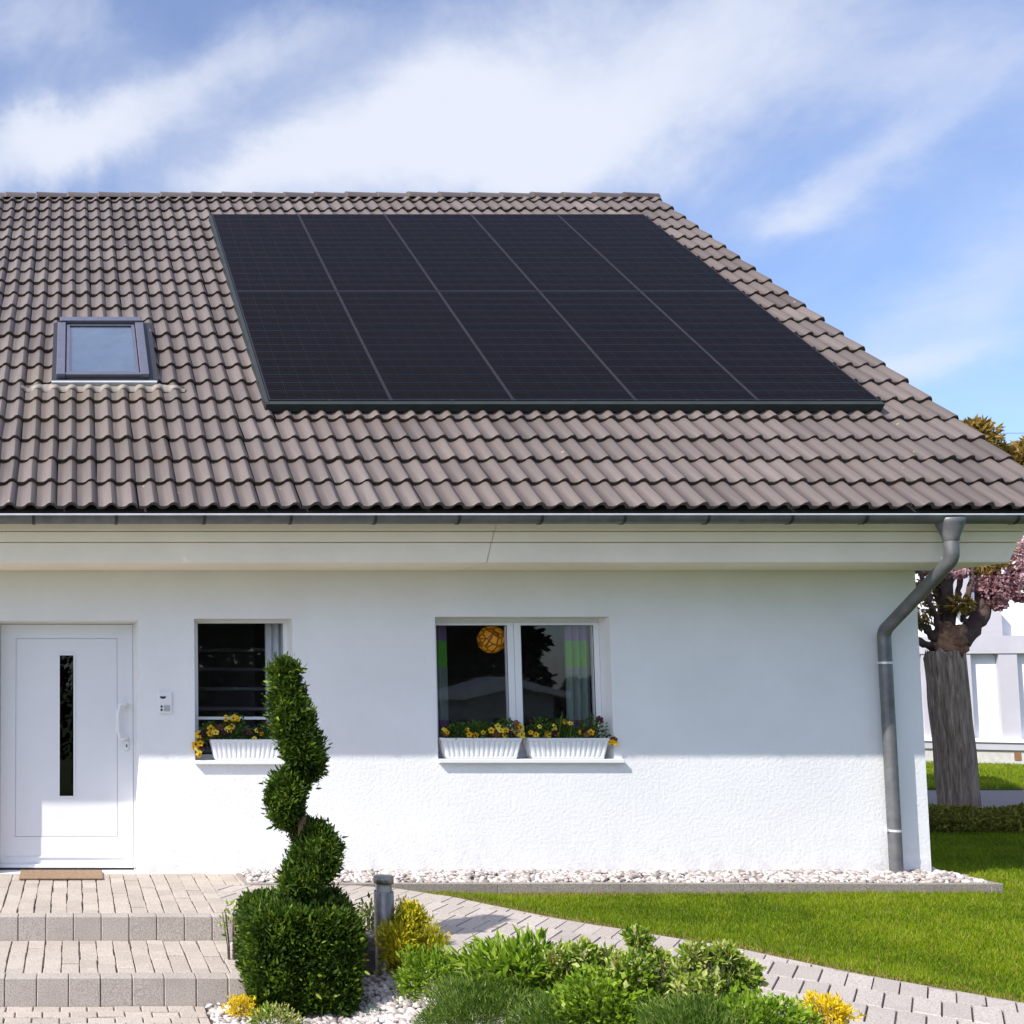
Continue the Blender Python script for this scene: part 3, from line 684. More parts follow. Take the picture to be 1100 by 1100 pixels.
sill(op_w2, w2, .065)

# things seen inside
def curtain(xa, xb, Y, z0, z1, mat, label):
    mb = MB(); n = 40; vs = []
    for zz in (z0, z1):
        for i in range(n+1):
            t = i/n; vs.append((xa+(xb-xa)*t, Y+.02*math.sin(t*PI*9*(xb-xa)/.3), zz))
    mb.add(vs, [(i, i+1, n+1+i+1, n+1+i) for i in range(n)], True)
    o = mb.build('curtain', mat, None); return tag(o, label, 'curtain', None)
curtain(q(613), q(640), Yf+.09, z0+.1, z1, M['curtain'], 'curtain with green and purple bands behind the right pane of the twin window')
curtain(q(462), q(484), Yf+.09, z0+.1, z1, M['curtain'], 'narrow green banded curtain at the left edge of the twin window')
lc = at(528, 687, Yf+.25); mb = MB(); R0 = .125
mb.lathe([(.001, lc[2]+R0)]+[(R0*math.sin(t)*(1+.04*math.cos(9*t)), lc[2]+R0*math.cos(t)) for t in np.linspace(.15, PI-.15, 16)]+[(.001, lc[2]-R0)], lc[0], lc[1], 28)
pl = empty('pendant_lamp', (lc[0], lc[1], lc[2]), 'round amber pendant lamp hanging behind the twin window', 'lamp')
mb.build('lamp_shade', M['shade_paper'], pl)
mb = MB(); mb.tube([(lc[0], lc[1], lc[2]+R0), (lc[0], lc[1], 2.5)], .004, 6); mb.build('cord', M['gap'], pl)
x0, x1, z0, z1, Yf = inner[1]
curtain(float(at(285, 720, Yf+.2)[0]), float(at(322, 720, Yf+.2)[0]), Yf+.2, z0+.05, z1-.0, M['voile'], 'plain white curtain at the right side of the small window')
st = empty('staircase', (x0+.3, Yf+.9, 0), 'open wooden staircase seen dimly through the small window', 'staircase')
for k in range(9):
    zk = .35+k*.20; mb = MB(); mb.box(x0-.1, x1+.2, Yf+.65+.13*k, Yf+.9+.13*k, zk, zk+.035, .005); mb.build('tread', M['tread'], st)

# ---------------------------------------------------------------- roof window
RH = .055
def rpt(u, v, h): return roof(u, v, h)
def rbox(mb, u0, u1, v0, v1, h0, h1, bev=0.):
    s0 = len(mb.v); mb.box(u0, u1, v0, v1, h0, h1, bev)
    for i in range(s0, len(mb.v)): p_ = mb.v[i]; mb.v[i] = tuple(roof(p_[0], p_[1], p_[2]))
ua, va = rhit(58.5, 404, .11); ub, vb = rhit(152, 346, .11); ub2, _ = rhit(162, 404, .11)
uL = (ua+rhit(64, 346, .11)[0])/2; uR = (ub+ub2)/2
sk = child_empty('skylight', tuple(roof((uL+uR)/2, va, 0)), house)
v0, v1 = va, vb
mb = MB()
for r_ in ((uL-.045, uL+.06, v0-.05, v1+.05), (uR-.06, uR+.085, v0-.05, v1+.05), (uL+.06, uR-.06, v0-.05, v0+.04), (uL+.06, uR-.06, v1-.09, v1+.05)): rbox(mb, *r_, .0, .083)
mb.build('flashing', M['dark'], sk)
mb = MB(); rbox(mb, uL-.045, uR+.07, v0-.085, v0-.05, .0, .088); mb.build('sill_flashing', M['greyframe'], sk)
mb = MB(); rbox(mb, uL, uL+.085, v0+.0, v1-.055, .05, .135, .006); rbox(mb, uR-.085, uR, v0+.0, v1-.055, .05, .135, .006)
rbox(mb, uL+.085, uR-.085, v0+.01, v0+.055, .05, .125, .004)
mb.build('frame', M['aluframe'], sk)
mb = MB(); rbox(mb, uL+.02, uR-.015, v1-.045, v1+.05, .05, .15, .008); mb.build('hood', M['aluframe'], sk)
mb = MB(); 
for r_ in ((uL+.095, uL+.125, v0+.065, v1-.08), (uR-.125, uR-.095, v0+.065, v1-.08), (uL+.125, uR-.125, v0+.065, v0+.085), (uL+.125, uR-.125, v1-.10, v1-.08)): rbox(mb, *r_, .05, .118)
mb.build('sash', M['aluframe'], sk)
mb = MB(); rbox(mb, uL+.125, uR-.125, v0+.085, v1-.10, .104, .108); mb.build('pane', M['skyglass'], sk)
mb = MB(); rbox(mb, uL+.125, uR-.125, v0+.085, v1-.10, .086, .088); mb.build('sky_backing', M['voile'], sk)  # pale sheet added under the pane, its colour standing in for reflected sky
# scalloped apron below
mb = MB(); n = 120; vs = []; u0_, u1_ = uL-.33, uR+.33
x00 = XV-math.ceil((XV-(XL-.25))/TW)*TW
for row in range(4):
    for i in range(n+1):
        u = u0_+(u1_-u0_)*i/n; t = ((u-x00)/TW*2) % 1.0
        hh = .030*math.sin(PI*max(0, (t-.42)/.58))**.8 if t > .42 else 0
        inside = 1 if uL-.1 < u < uR+.1 else max(0, 1-min(abs(u-uL+.1), abs(u-uR-.1))/.2)
        vtop = v0-.06-.05*(1-inside); vv = (vtop, v0-.11, v0-.165, v0-.17)[row]
        if row in (1, 2): vv += .012*math.sin(4*PI*(u-x00)/TW)
        vs.append(roof(u, vv, (.055+hh*.3, .052+hh*.9, .045+hh, .030+hh)[row]))
mb.add(vs, [(r*(n+1)+i, (r+1)*(n+1)+i, (r+1)*(n+1)+i+1, r*(n+1)+i+1) for r in range(3) for i in range(n)], True)
mb.build('apron', M['lead'], sk)

# ---------------------------------------------------------------- solar panels
HP = .135
bl = rhit(281, 430, HP); br = rhit(945, 430, HP); tl = rhit(233, 230, HP); tr = rhit(692, 230, HP)
pu0, pu1 = (bl[0]+tl[0])/2+.0, (br[0]+tr[0])/2; pv0, pv1 = bl[1], tl[1]
pw = (pu1-pu0)/5; ph = (pv1-pv0)/2
def place_roof(o, u, v, h=0.):
    o.matrix_basis = Matrix.Translation(Vector(roof(u, v, h))) @ Matrix.Rotation(AL, 4, 'X')
g_ = .005; fw = .010; th = .035
def panel_meshes():
    w, h = pw-g_, ph-g_*1.2
    mb = MB(); frame_rect(mb, 0, 1, 0, 1, 0, 1, 0, 0, 0, 0); mb = MB()
    for (a, b_, c_, d_) in ((0, fw, 0, h), (w-fw, w, 0, h), (fw, w-fw, 0, fw), (fw, w-fw, h-fw, h)): mb.box(a, b_, c_, d_, -th, 0)
    f_ = mb.build('frame', M['panelframe'], None, np.zeros(3))
    me = bpy.data.meshes.new('cell_sheet'); me.from_pydata([(fw,fw,-.003), (w-fw,fw,-.003), (w-fw,h-fw,-.003), (fw,h-fw,-.003), (fw,fw,-.009), (w-fw,fw,-.009), (w-fw,h-fw,-.009), (fw,h-fw,-.009)], [], [(0,1,2,3), (7,6,5,4)])
    uv_ = me.uv_layers.new(name='UVMap'); 
    for lp in me.loops: c = me.vertices[lp.vertex_index].co; uv_.data[lp.index].uv = (c.x-fw-.004, c.y-fw-.012)
    me.materials.append(M['cells']); s = bpy.data.objects.new('cell_sheet', me); COL.objects.link(s)
    mb = MB()
    for yy in (.0,): mb.box(.12, .18, h-fw*1.5, h+.012, -.006, .004)
    return f_, s
pf, ps = panel_meshes(); first = True
ordn = ['leftmost', 'second from left', 'middle', 'second from right', 'rightmost']
for r in range(2):
    for c in range(5):
        e_ = empty('solar_panel', (0,0,0), f'black solar panel, {ordn[c]} of the five in the {"lower" if r == 0 else "upper"} row', 'solar panel', 'solar panels mounted on the tiled roof')
        place_roof(e_, pu0+c*pw+g_/2, pv0+r*ph+g_*.6, HP)
        a = pf if first else pf.copy(); b_ = ps if first else ps.copy()
        if not first: COL.objects.link(a); COL.objects.link(b_)
        a.parent = e_; b_.parent = e_; first = False
def skirt_part():
    e_ = empty('mounting_rack', tuple(roof(pu0, pv0, .05)), 'dark green grey edge trim and rails carrying the solar panels', 'panel mount')
    for nm, r_ in (('edge_trim', (pu0-.035, pu0-.002, pv0-.035, pv1+.0, .035, HP-.002)), ('edge_trim', (pu0-.035, pu1+.01, pv0-.06, pv0-.004, .045, HP-.006)), ('edge_trim', (pu1, pu1+.008, pv0-.002, pv1, .085, HP-.004))):
        mb = MB(); rbox(mb, *r_, .004); mb.build(nm, M['skirt'], e_)
    for vv in (.35, 1.35, 2.1, 3.0):
        mb = MB(); rbox(mb, pu0+.05, pu1-.05, pv0+vv*(pv1-pv0)/3.4, pv0+vv*(pv1-pv0)/3.4+.04, .055, HP-th-.002); mb.build('rail', M['zinc'], e_)
    # clamps between modules
    for c in range(1, 5):
        for vv in (.35, 1.35, 2.1, 3.0):
            pass
    for c in range(0, 11):
        if c in (0, 10): continue
        mb = MB(); uu = pu0+c*pw/2; rbox(mb, uu-.02, uu+.02, pv0-.004, pv0+.010, HP-.006, HP+.003); mb.build('clamp', M['dark'], e_)
skirt_part()
print('panel', pw, ph, 'G', G, 'RV', RV, 'XV', XV, 'XR', XR, 'ZE', ZE)

# ---------------------------------------------------------------- wall things
Ai = lambda px, py: at(px, py, YW-.012)
a, b_ = Ai(170.5, 766.5), Ai(184.5, 743)
it = empty('intercom', ((a[0]+b_[0])/2, YW-.02, a[2]), 'small white door intercom with speaker slot on the wall beside the front door', 'intercom')
mb = MB(); mb.box(a[0], b_[0], YW-.018, YW, a[2], b_[2], .004); mb.build('housing', M['white'], it)
mb = MB(); n = 10; c0 = Ai(175, 748); mb.add([(c0[0]+.028*math.cos(PI+PI*i/n), YW-.0195, c0[2]+.022*math.sin(PI+PI*i/n)) for i in range(n+1)], [tuple(range(n+1))]); mb.build('speaker_slot', M['gap'], it)
for yy in (759, 762.5):
    c0 = Ai(173.5, yy); mb = MB(); mb.lathe([(.0005, 0), (.010, 0), (.010, .003)], 0, 0, 12); mb.v = [(c0[0]+p_[0], YW-.0215+p_[2], c0[2]+p_[1]) for p_ in mb.v]; mb.build('call_button', M['gap'], it)
mb = MB(); p0, p1 = Ai(176, 764), Ai(182.5, 757.5); mb.box(p0[0], p1[0], YW-.0205, YW-.0195+.002, p0[2], p1[2]); mb.build('name_plate', M['greyframe'], it)
# doormat
p0, p1 = gr(20, 943, .02), gr(111, 943, .02); mb = MB()
mb.box(p0[0], p1[0], p0[1], p0[1]+.36, .004, .022, .008)
dm = mb.build('doormat', M['mat'], None); tag(dm, 'brown coir doormat lying before the white front door', 'doormat')

# ---------------------------------------------------------------- ground
def structure(o): o['kind'] = 'structure'; return o
def smooth01(t): t = np.clip(t, 0, 1); return t*t*(3-2*t)
gx = np.unique(np.concatenate([np.linspace(-400, -20, 12), np.linspace(-20, 40, 81), np.linspace(40, 400, 12)])); gy = np.unique(np.concatenate([np.linspace(-300, -30, 10), np.linspace(-30, 40, 94), np.linspace(40, 600, 12)]))
GX, GY = np.meshgrid(gx, gy, indexing='ij')
def gh(X, Y):
    h = -.13-.0*X
    near = smooth01((7.6-Y+.0*X-.35*(X-2))/1.2)
    h = h-.45*near
    h = h-2.2*smooth01((2-Y)/14.)
    return h
Z = gh(GX, GY); V = np.stack([GX, GY, Z], -1).reshape(-1, 3); ny = len(gy)
mb = MB(); mb.add(V, [(i*ny+j, (i+1)*ny+j, (i+1)*ny+j+1, i*ny+j+1) for i in range(len(gx)-1) for j in range(ny-1)], True)
structure(mb.build('ground', M['lawnbase'], None, np.zeros(3)))

# path outline (plan) -------------------------------------------------
EDGE = [(427, 954.5), (491, 964.5), (545, 976), (600, 987), (700, 1003.6), (800, 1020), (909, 1044), (1000, 1060), (1097, 1077)]
edge = [gr(x, y)[:2] for x, y in EDGE]; 
d_ = (edge[-1]-edge[-2]); d_ /= np.linalg.norm(d_); edge.append(edge[-1]+d_*2.5)
YT, YK = float(gr(100, 984.5)[1]), float(gr(600, 951)[1])     # terrace front edge, kerb line
low = [gr(1400, 1330)[:2]]
lowe = [np.array([1.12, YT]), gr(469, 1016)[:2], gr(500, 1023.5)[:2]]
pd = edge[-1]-edge[4]; pd /= np.linalg.norm(pd)
lowe[2] = gr(505, 1024)[:2]; low_end = gr(825, 1100)[:2]; low_end = low_end+(low_end-gr(600, 1047)[:2])*1.5
pathpoly = [np.array([1.42, YK+.0]), np.array([edge[0][0]-.25, YK])]+edge+[low_end]+lowe[::-1]+[np.array([1.12, YT])]
pathpoly = [np.array([1.12, YK])]+[np.array([edge[0][0]-.3, YK])]+edge+[low_end, lowe[2], lowe[1], lowe[0]]
def inside(poly, X, Y):
    r = np.zeros(X.shape, bool); n = len(poly)
    for i in range(n):
        x1, y1 = poly[i]; x2, y2 = poly[(i+1) % n]
        c = ((y1 > Y) != (y2 > Y)) & (X < (x2-x1)*(Y-y1)/(y2-y1+1e-12)+x1); r ^= c
    return r
def clip_poly(sub, poly_edges):
    "Sutherland-Hodgman: keep the inside of the convex clip"
    out = sub
    for (a, b) in poly_edges:
        if len(out) < 3: return []
        res = []
        for i in range(len(out)):
            p, q_ = out[i-1], out[i]
            sp = (b[0]-a[0])*(p[1]-a[1])-(b[1]-a[1])*(p[0]-a[0]); sq = (b[0]-a[0])*(q_[1]-a[1])-(b[1]-a[1])*(q_[0]-a[0])
            if sp*sq < 0:
                t = sp/(sp-sq); res.append(p+(q_-p)*t)
            if sq >= 0: res.append(q_)
        out = res
    return out
def pavers(name, mat, region, ang, la, lb, z, gap=.0075, off=.5, ch=.005, thick=.08, clips=None, bond=None, origin=(0, 0), test=None, jz=.0022):
    """stone pavers cut to a region. rows lie along b; each row holds stones of length lb and width la"""
    ca_, sa_ = math.cos(ang), math.sin(ang); R2 = np.array([[ca_, -sa_], [sa_, ca_]])    # local x,y -> world
    P = np.array(region); loc = (P-np.array(origin))@R2
    x0, y0 = loc.min(0); x1, y1 = loc.max(0); mb = MB(); rn = []
    i0, i1 = int(math.floor(x0/la))-1, int(math.ceil(x1/la))+1
    for i in range(i0, i1):
        o_ = (i % 2)*off*lb
        for j in range(int(math.floor((y0-o_)/lb))-1, int(math.ceil((y1-o_)/lb))+1):
            rc = [np.array(p_) for p_ in ((i*la+gap/2, j*lb+o_+gap/2), ((i+1)*la-gap/2, j*lb+o_+gap/2), ((i+1)*la-gap/2, (j+1)*lb+o_-gap/2), (i*la+gap/2, (j+1)*lb+o_-gap/2))]
            w = [np.array(origin)+R2@p_ for p_ in rc]
            if clips: w = clip_poly(w, clips)
            if len(w) < 3: continue
            jj = R2@np.array([rng.normal()*.0022, 0]); w = [p_+jj for p_ in w]
            c = sum(w)/len(w)
            ar = .5*abs(sum(w[k-1][0]*w[k][1]-w[k][0]*w[k-1][1] for k in range(len(w))))
            if ar < .0006: continue
            if test is not None and not test(c, w): continue
            zz = z+rng.normal()*jz; tx, ty = rng.normal()*.004, rng.normal()*.004; n = len(w)
            hz = lambda p_: zz+(p_[0]-c[0])*tx+(p_[1]-c[1])*ty
            def ins(p_): v = c-p_; l = np.linalg.norm(v); return p_+v/l*min(ch*1.3, l*.4)
            v_t = [(*ins(p_), hz(p_)) for p_ in w]; v_m = [(*p_, hz(p_)-ch) for p_ in w]; v_b = [(*p_, z-thick) for p_ in w]
            fs = [tuple(range(n))]+[(n+k, n+(k+1) % n, (k+1) % n, k) for k in range(n)]+[(2*n+k, 2*n+(k+1) % n, n+(k+1) % n, n+k) for k in range(n)]
            mb.add(v_t+v_m+v_b, fs); rn += [rng.random()]*len(fs)
    o = mb.build(name, mat, None, np.array([origin[0], origin[1], z])); setattr_face(o.data, 'rnd', rn); structure(o); return o
def sheet(name, mat, poly, z, thick=.05):
    mb = MB(); n = len(poly); vs = [(p_[0], p_[1], z) for p_ in poly]+[(p_[0], p_[1], z-thick) for p_ in poly]
    mb.add(vs, [tuple(range(n)), tuple(range(n, 2*n))[::-1]]+[(k, n+k, n+(k+1) % n, (k+1) % n) for k in range(n)])
    o = mb.build(name, mat, None); structure(o); return o
XT = 1.12
def rectclip(x0, x1, y0, y1): return [((x0,y0),(x1,y0)), ((x1,y0),(x1,y1)), ((x1,y1),(x0,y1)), ((x0,y1),(x0,y0))]
BD = .12
pavers('terrace', M['paver'], [(-2.6, YT+BD), (XT, YT+BD), (XT, YW+RD), (-2.6, YW+RD)], 0, .118, .20, 0., clips=rectclip(-2.6, XT, YT+BD, YW), origin=(.18, YT+.12))
sheet('terrace_bed', M['joint'], [(-2.6, YT+.02), (XT-.01, YT+.02), (XT-.01, YW+RD-.02), (-2.6, YW+RD-.02)], -.012, .3)
Y1 = float(gr(100, 1050.5, -.165)[1]); XS = float(gr(271, 1051, -.165)[0])
KX0 = XT+.32
pavers('terrace_edge_paving', M['paver'], [(XT, YK), (KX0, YK), (KX0, YW), (XT, YW)], 0, .118, .20, 0., clips=rectclip(XT, KX0-.052, YK+.002, YW), origin=(.18, YT+.12))
sheet('terrace_edge_bed', M['joint'], [(XT-.01, YK), (KX0-.055, YK), (KX0-.055, YW+.02), (XT-.01, YW+.02)], -.0125, .2)
pavers('lower_step', M['paver'], [(-2.6, Y1+BD), (XS, Y1+BD), (XS, YT), (-2.6, YT)], 0, .118, .20, -.165, clips=rectclip(-2.6, XS, Y1+BD, YT-.003), origin=(XS, Y1+.12))
sheet('step_bed', M['joint'], [(-2.6, Y1+.02), (XS-.01, Y1+.02), (XS-.01, YT-.0), (-2.6, YT-.0)], -.177, .3)
def riser(name, xr, y, z, w, h):
    mb = MB(); x = xr; rn = []; k = 0
    while x > -2.6:
        ww = w if k else w*.75
        n0 = len(mb.f); jy = rng.normal()*.0015; mb.box(x-ww+.003, x-.001, y+jy, y+BD-.003, z-h-.05, z+rng.normal()*.001, .006); rn += [rng.random()]*(len(mb.f)-n0); x -= ww; k += 1
    o = mb.build(name, M['block'], None); setattr_face(o.data, 'rnd', rn); structure(o)
riser('upper_step_blocks', XT+.0, YT, 0., .196, .165)
riser('lower_step_blocks', XS, Y1, -.165, .197, .169)
xl = float(gr(221, 1085, -.334)[0])
pavers('lower_paving', M['paver'], [(-2.6, 4.5), (xl, 4.5), (xl, Y1), (-2.6, Y1)], PI/2, .105, .165, -.334, clips=rectclip(-2.6, xl, 4.5, Y1-.003), origin=(xl, Y1), off=.37)
sheet('lower_paving_bed', M['joint'], [(-2.6, 4.5), (xl-.004, 4.5), (xl-.004, Y1), (-2.6, Y1)], -.346, .2)
# path: stones set at 39.7 degrees
VA = math.atan2((1010-PX)/F, 1.0)           # angle of the cross joints from +Y towards +X
# the outline is not convex: test stones by centre, cut them at the lawn edge piece by piece
pp = [np.array(p_) for p_ in pathpoly]
def lawn_side(c, w): return bool(inside(pp, np.array([c[0]]), np.array([c[1]]))[0])
# split the outline in convex strips along its length
strips = []
for k in range(len(edge)-1):
    a_, b_ = edge[k], edge[k+1]; dn = np.array([pd[1], -pd[0]]); dn = dn if dn[1] < 0 else -dn
    strips.append((a_, b_))
def tri_ccw(poly):
    ar = sum(poly[k-1][0]*poly[k][1]-poly[k][0]*poly[k-1][1] for k in range(len(poly))); return poly if ar > 0 else poly[::-1]
LOWL = [lowe[0], lowe[1], lowe[2], low_end]
def lowpt(t):
    P_ = [np.array(q_) for q_ in LOWL]; seg = [np.linalg.norm(P_[k+1]-P_[k]) for k in range(3)]; tot = sum(seg); s_ = t*tot
    for k in range(3):
        if s_ <= seg[k] or k == 2: return P_[k]+(P_[k+1]-P_[k])*(s_/seg[k])
        s_ -= seg[k]
up_pts = [np.array([XT+.0, YK]), np.array([edge[0][0]-.3, YK])]+edge
ups = [0]; 
for k in range(1, len(up_pts)): ups.append(ups[-1]+np.linalg.norm(up_pts[k]-up_pts[k-1]))
cells = []
allv = []; MBp = []
def path_pavers():
    """like pavers(), but a stone that crosses the outline is cut by each convex cell it touches and the largest piece is kept"""
    tot = ups[-1]; cellp = []
    for k in range(len(up_pts)-1):
        q4 = [up_pts[k], up_pts[k+1], lowpt(ups[k+1]/tot), lowpt(ups[k]/tot)]; q4 = tri_ccw(q4)
        cellp.append([(q4[i], q4[(i+1) % 4]) for i in range(4)])
    la, lb, gap, ch = .34, .118, .0065, .005
    A_ = np.array([math.sin(VA), math.cos(VA)]); B_ = np.array([math.cos(VA), -math.sin(VA)])
    mb = MB(); rn = []; o0 = np.array(edge[3]); cnt = 0
    for i in range(-12, 16):
        for j in range(-42, 44):
            ob = (i % 2)*.5*lb
            rc = [(i*la+.003, j*lb+ob+gap/2), ((i+1)*la-.003, j*lb+ob+gap/2), ((i+1)*la-.003, (j+1)*lb+ob-gap/2), (i*la+.003, (j+1)*lb+ob-gap/2)]
            wq = tri_ccw([o0+A_*p_[0]+B_*p_[1] for p_ in rc])
            cc = sum(wq)/4
            if cc[0] > 7.2 or cc[1] < 3.2 or cc[1] > 9 or cc[0] < .8: continue
            full = all(inside(pp, np.array([p_[0]]), np.array([p_[1]]))[0] for p_ in wq)
            pieces = [wq] if full else [clip_poly(wq, c_) for c_ in cellp]
            zz = rng.normal()*.0018; tx, ty = rng.normal()*.005, rng.normal()*.005; r_ = rng.random()
            for w in pieces:
                if len(w) < 3: continue
                ar = .5*abs(sum(w[k-1][0]*w[k][1]-w[k][0]*w[k-1][1] for k in range(len(w))))
                if ar < .0008: continue
                c = sum(w)/len(w); n = len(w); hz = lambda p_: zz+(p_[0]-cc[0])*tx+(p_[1]-cc[1])*ty
                e_ = ch*1.3 if full else 0.001
                def ins(p_): v = c-p_; l = np.linalg.norm(v); return p_+v/l*min(e_, l*.4)
                v_t = [(*ins(p_), hz(p_)) for p_ in w]; v_m = [(*p_, hz(p_)-ch) for p_ in w]; v_b = [(*p_, -.09) for p_ in w]
                fs = [tuple(range(n))]+[(n+k, n+(k+1) % n, (k+1) % n, k) for k in range(n)]+[(2*n+k, 2*n+(k+1) % n, n+(k+1) % n, n+k) for k in range(n)]
                mb.add(v_t+v_m+v_b, fs); rn += [r_]*len(fs)
    o = mb.build('path', M['pathpaver'], None, np.array([2.5, 7, 0])); setattr_face(o.data, 'rnd', rn); structure(o)
path_pavers()
sheet('path_bed', M['joint'], [tuple(p_) for p_ in pathpoly], -.013, .25)
# thin edging between path and lawn
mb = MB(); vs = []
sm_edge = smoothpts([np.array([p_[0], p_[1], 0]) for p_ in edge], 1)
mb2 = MB()
for a_, b_ in zip(sm_edge[:-1], sm_edge[1:]):
    t = b_-a_; t /= np.linalg.norm(t); nrm_ = np.array([-t[1], t[0], 0]); nrm_ = nrm_ if nrm_[1] > 0 else -nrm_
    p_ = [a_+nrm_*.003, b_+nrm_*.003, b_+nrm_*.032, a_+nrm_*.032]
    vs = [q_+np.array([0,0,-.006]) for q_ in p_]+[q_+np.array([0,0,-.12]) for q_ in p_]
    mb2.add(vs, [(0,1,2,3), (4,5,1,0), (3,2,6,7)])
o = mb2.build('path_edging', M['kerb'], None); setattr_face(o.data, 'rnd', [.4]*len(o.data.polygons)); structure(o)

# pebble strip along the wall with its kerb --------------------------------
KX1 = float(gr(1087, 953, 0.0)[0]); KX0 = XT+.32
YKB = YK+.06
mb = MB(); x = KX0; rn = []
while x < KX1-.05:
    x2 = min(x+1.0, KX1); n0 = len(mb.f); mb.box(x+.002, x2-.002, YK, YKB, -.2, .012+rng.normal()*.002, .004); rn += [rng.random()]*(len(mb.f)-n0); x = x2
n0 = len(mb.f); y = YKB
while y < YW+2.5:
    mb.box(KX1-.06, KX1, y+.003, y+1.0, -.2, .010, .004); y += 1.0
mb.box(KX0-.05, KX0, YK, YW, -.2, .006, .004)
rn += [.5]*(len(mb.f)-n0)
ke = mb.build('kerb', M['kerb'], None); setattr_face(ke.data, 'rnd', rn); structure(ke)
def ico():
    import bmesh
    bm = bmesh.new(); bmesh.ops.create_icosphere(bm, subdivisions=2, radius=1)
    v = [tuple(a.co*(1+.10*math.sin(a.co.x*5+a.co.y*3)+.08*math.sin(a.co.z*6+1))) for a in bm.verts]; f = [tuple(x.index for x in q_.verts) for q_ in bm.faces]; bm.free(); return v, f
ICO = ico()
def pebbles(name, P, smin, smax, label=None):
    n = len(P); s = smin+(smax-smin)*rng.random(n)**1.5; Sc = np.stack([s*(.9+.5*rng.random(n)), s*(.8+.3*rng.random(n)), s*(.5+.25*rng.random(n))], 1)
    ang = rng.random(n)*2*PI; tl_ = rng.normal(size=(n, 2))*.45
    z_ = np.stack([tl_[:,0], tl_[:,1], np.ones(n)], 1); x_ = np.stack([np.cos(ang), np.sin(ang), np.zeros(n)], 1)
    z_ /= np.linalg.norm(z_, axis=1, keepdims=True); y_ = np.cross(z_, x_); y_ /= np.linalg.norm(y_, axis=1, keepdims=True); x_ = np.cross(y_, z_)
    o = mass(name, M['pebble'], *ICO, P, np.stack([x_, y_, z_], 2), Sc, smooth=True); o['kind'] = 'stuff'; 
    if label: o['label'] = label
    return o
n = 4600; X_ = KX0+(KX1-.07-KX0)*rng.random(n); Y_ = YKB+(YW-YKB-.01)*rng.random(n)
P = np.stack([X_, Y_, -.015+.035*rng.random(n)+.012*np.clip((Y_-YKB)/.3, 0, 1)], 1)
n = 1200; X2 = XR+.02+(KX1-.07-XR)*rng.random(n); Y2 = YW+2.2*rng.random(n); P2 = np.stack([X2, Y2, -.015+.035*rng.random(n)], 1)
pebbles('pebble_strip', np.concatenate([P, P2]), .013, .030, 'strip of pale pebbles along the foot of the white wall')
sheet('strip_bed', M['joint'], [(KX0, YKB), (KX1-.06, YKB), (KX1-.06, YW+2.4), (XR-.02, YW+2.4), (XR-.02, YW+.1), (KX0, YW+.1)], -.02, .1)
# gravel bed -----------------------------------------------------------------
def bedz(X, Y): return np.minimum(-.345+.23*smooth01((X-1.55)/.9)+.16*smooth01((Y-6.9)/.35), -.11)
def lowline(x):
    q_ = [lowe[0], lowe[1], lowe[2], low_end]; return float(np.interp(x, [a_[0] for a_ in q_], [a_[1] for a_ in q_]))
bx = np.linspace(.7, 5.2, 40); by = np.linspace(3.2, 7.8, 40); BX, BY = np.meshgrid(bx, by, indexing='ij'); 
V = np.stack([BX, BY, bedz(BX, BY)], -1).reshape(-1, 3); fs = []
for i in range(39):
    for j in range(39):
        cx, cy = (bx[i]+bx[i+1])/2, (by[j]+by[j+1])/2
        xq = bx[i]-.02
        if cx < XT+.02 and cy > Y1-.05: continue
        if cy > YT-.02 or cy+.06 > lowline(cx): continue
        fs.append((i*40+j, (i+1)*40+j, (i+1)*40+j+1, i*40+j+1))
mb = MB(); mb.add(V, fs, True); structure(mb.build('flower_bed', M['soil'], None, np.array([2, 6, -.3])))
n = 16000; X_ = .8+3.4*rng.random(n); Y_ = 5.6+2.0*rng.random(n)
ok = ~((X_ < XS+.02) & (Y_ > Y1-.01)) & ~((X_ < xl+.02)) & ~inside(pp, X_, Y_+.02) & (Y_ < YT)
X_, Y_ = X_[ok], Y_[ok]; P = np.stack([X_, Y_, bedz(X_, Y_)+.028*rng.random(len(X_))], 1)
pebbles('gravel', P, .011, .028, 'pale pebble mulch covering the planting bed')

# lawn --------------------------------------------------------------------------
LZ = -.078
far_r = 60
lawnpoly = [tuple(edge[0]+np.array([-.3, .0]))]+[tuple(p_+np.array([.02, .03])) for p_ in edge]+[(far_r, edge[-1][1]), (far_r, 12.5), (XR+.2, 12.5), (XR+.2, YW+2.6), (KX1, YW+2.6), (KX1, YK), (edge[0][0]-.3, YK)]
sheet('lawn', M['lawnbase'], lawnpoly, LZ-.012, .06)
E_ = np.array([p_ for p_ in edge])
def dist_path(X_, Y_):
    d = np.full(np.shape(X_), 9.)
    for a_, b_ in zip(E_[:-1], E_[1:]):
        t = np.clip(((X_-a_[0])*(b_-a_)[0]+(Y_-a_[1])*(b_-a_)[1])/((b_-a_)@(b_-a_)), 0, 1); d = np.minimum(d, np.hypot(X_-a_[0]-t*(b_-a_)[0], Y_-a_[1]-t*(b_-a_)[1]))
    return d
def lawnz(X_, Y_):
    d = dist_path(X_, Y_); k = np.abs(YK-Y_)
    return LZ+.060*smooth01(1-d/np.maximum(.75, d+np.minimum(k, 1.)*.0)) * np.clip(k/.25, 0, 1)
gx_ = np.arange(2.0, 9.4, .06); gy_ = np.arange(3.2, YK+.001, .06); GX_, GY_ = np.meshgrid(gx_, gy_, indexing='ij'); nn_ = len(gy_)
V = np.stack([GX_, GY_, lawnz(GX_, GY_)-.004], -1).reshape(-1, 3); cin = inside([np.array(p_) for p_ in lawnpoly], GX_+.03, GY_+.03)
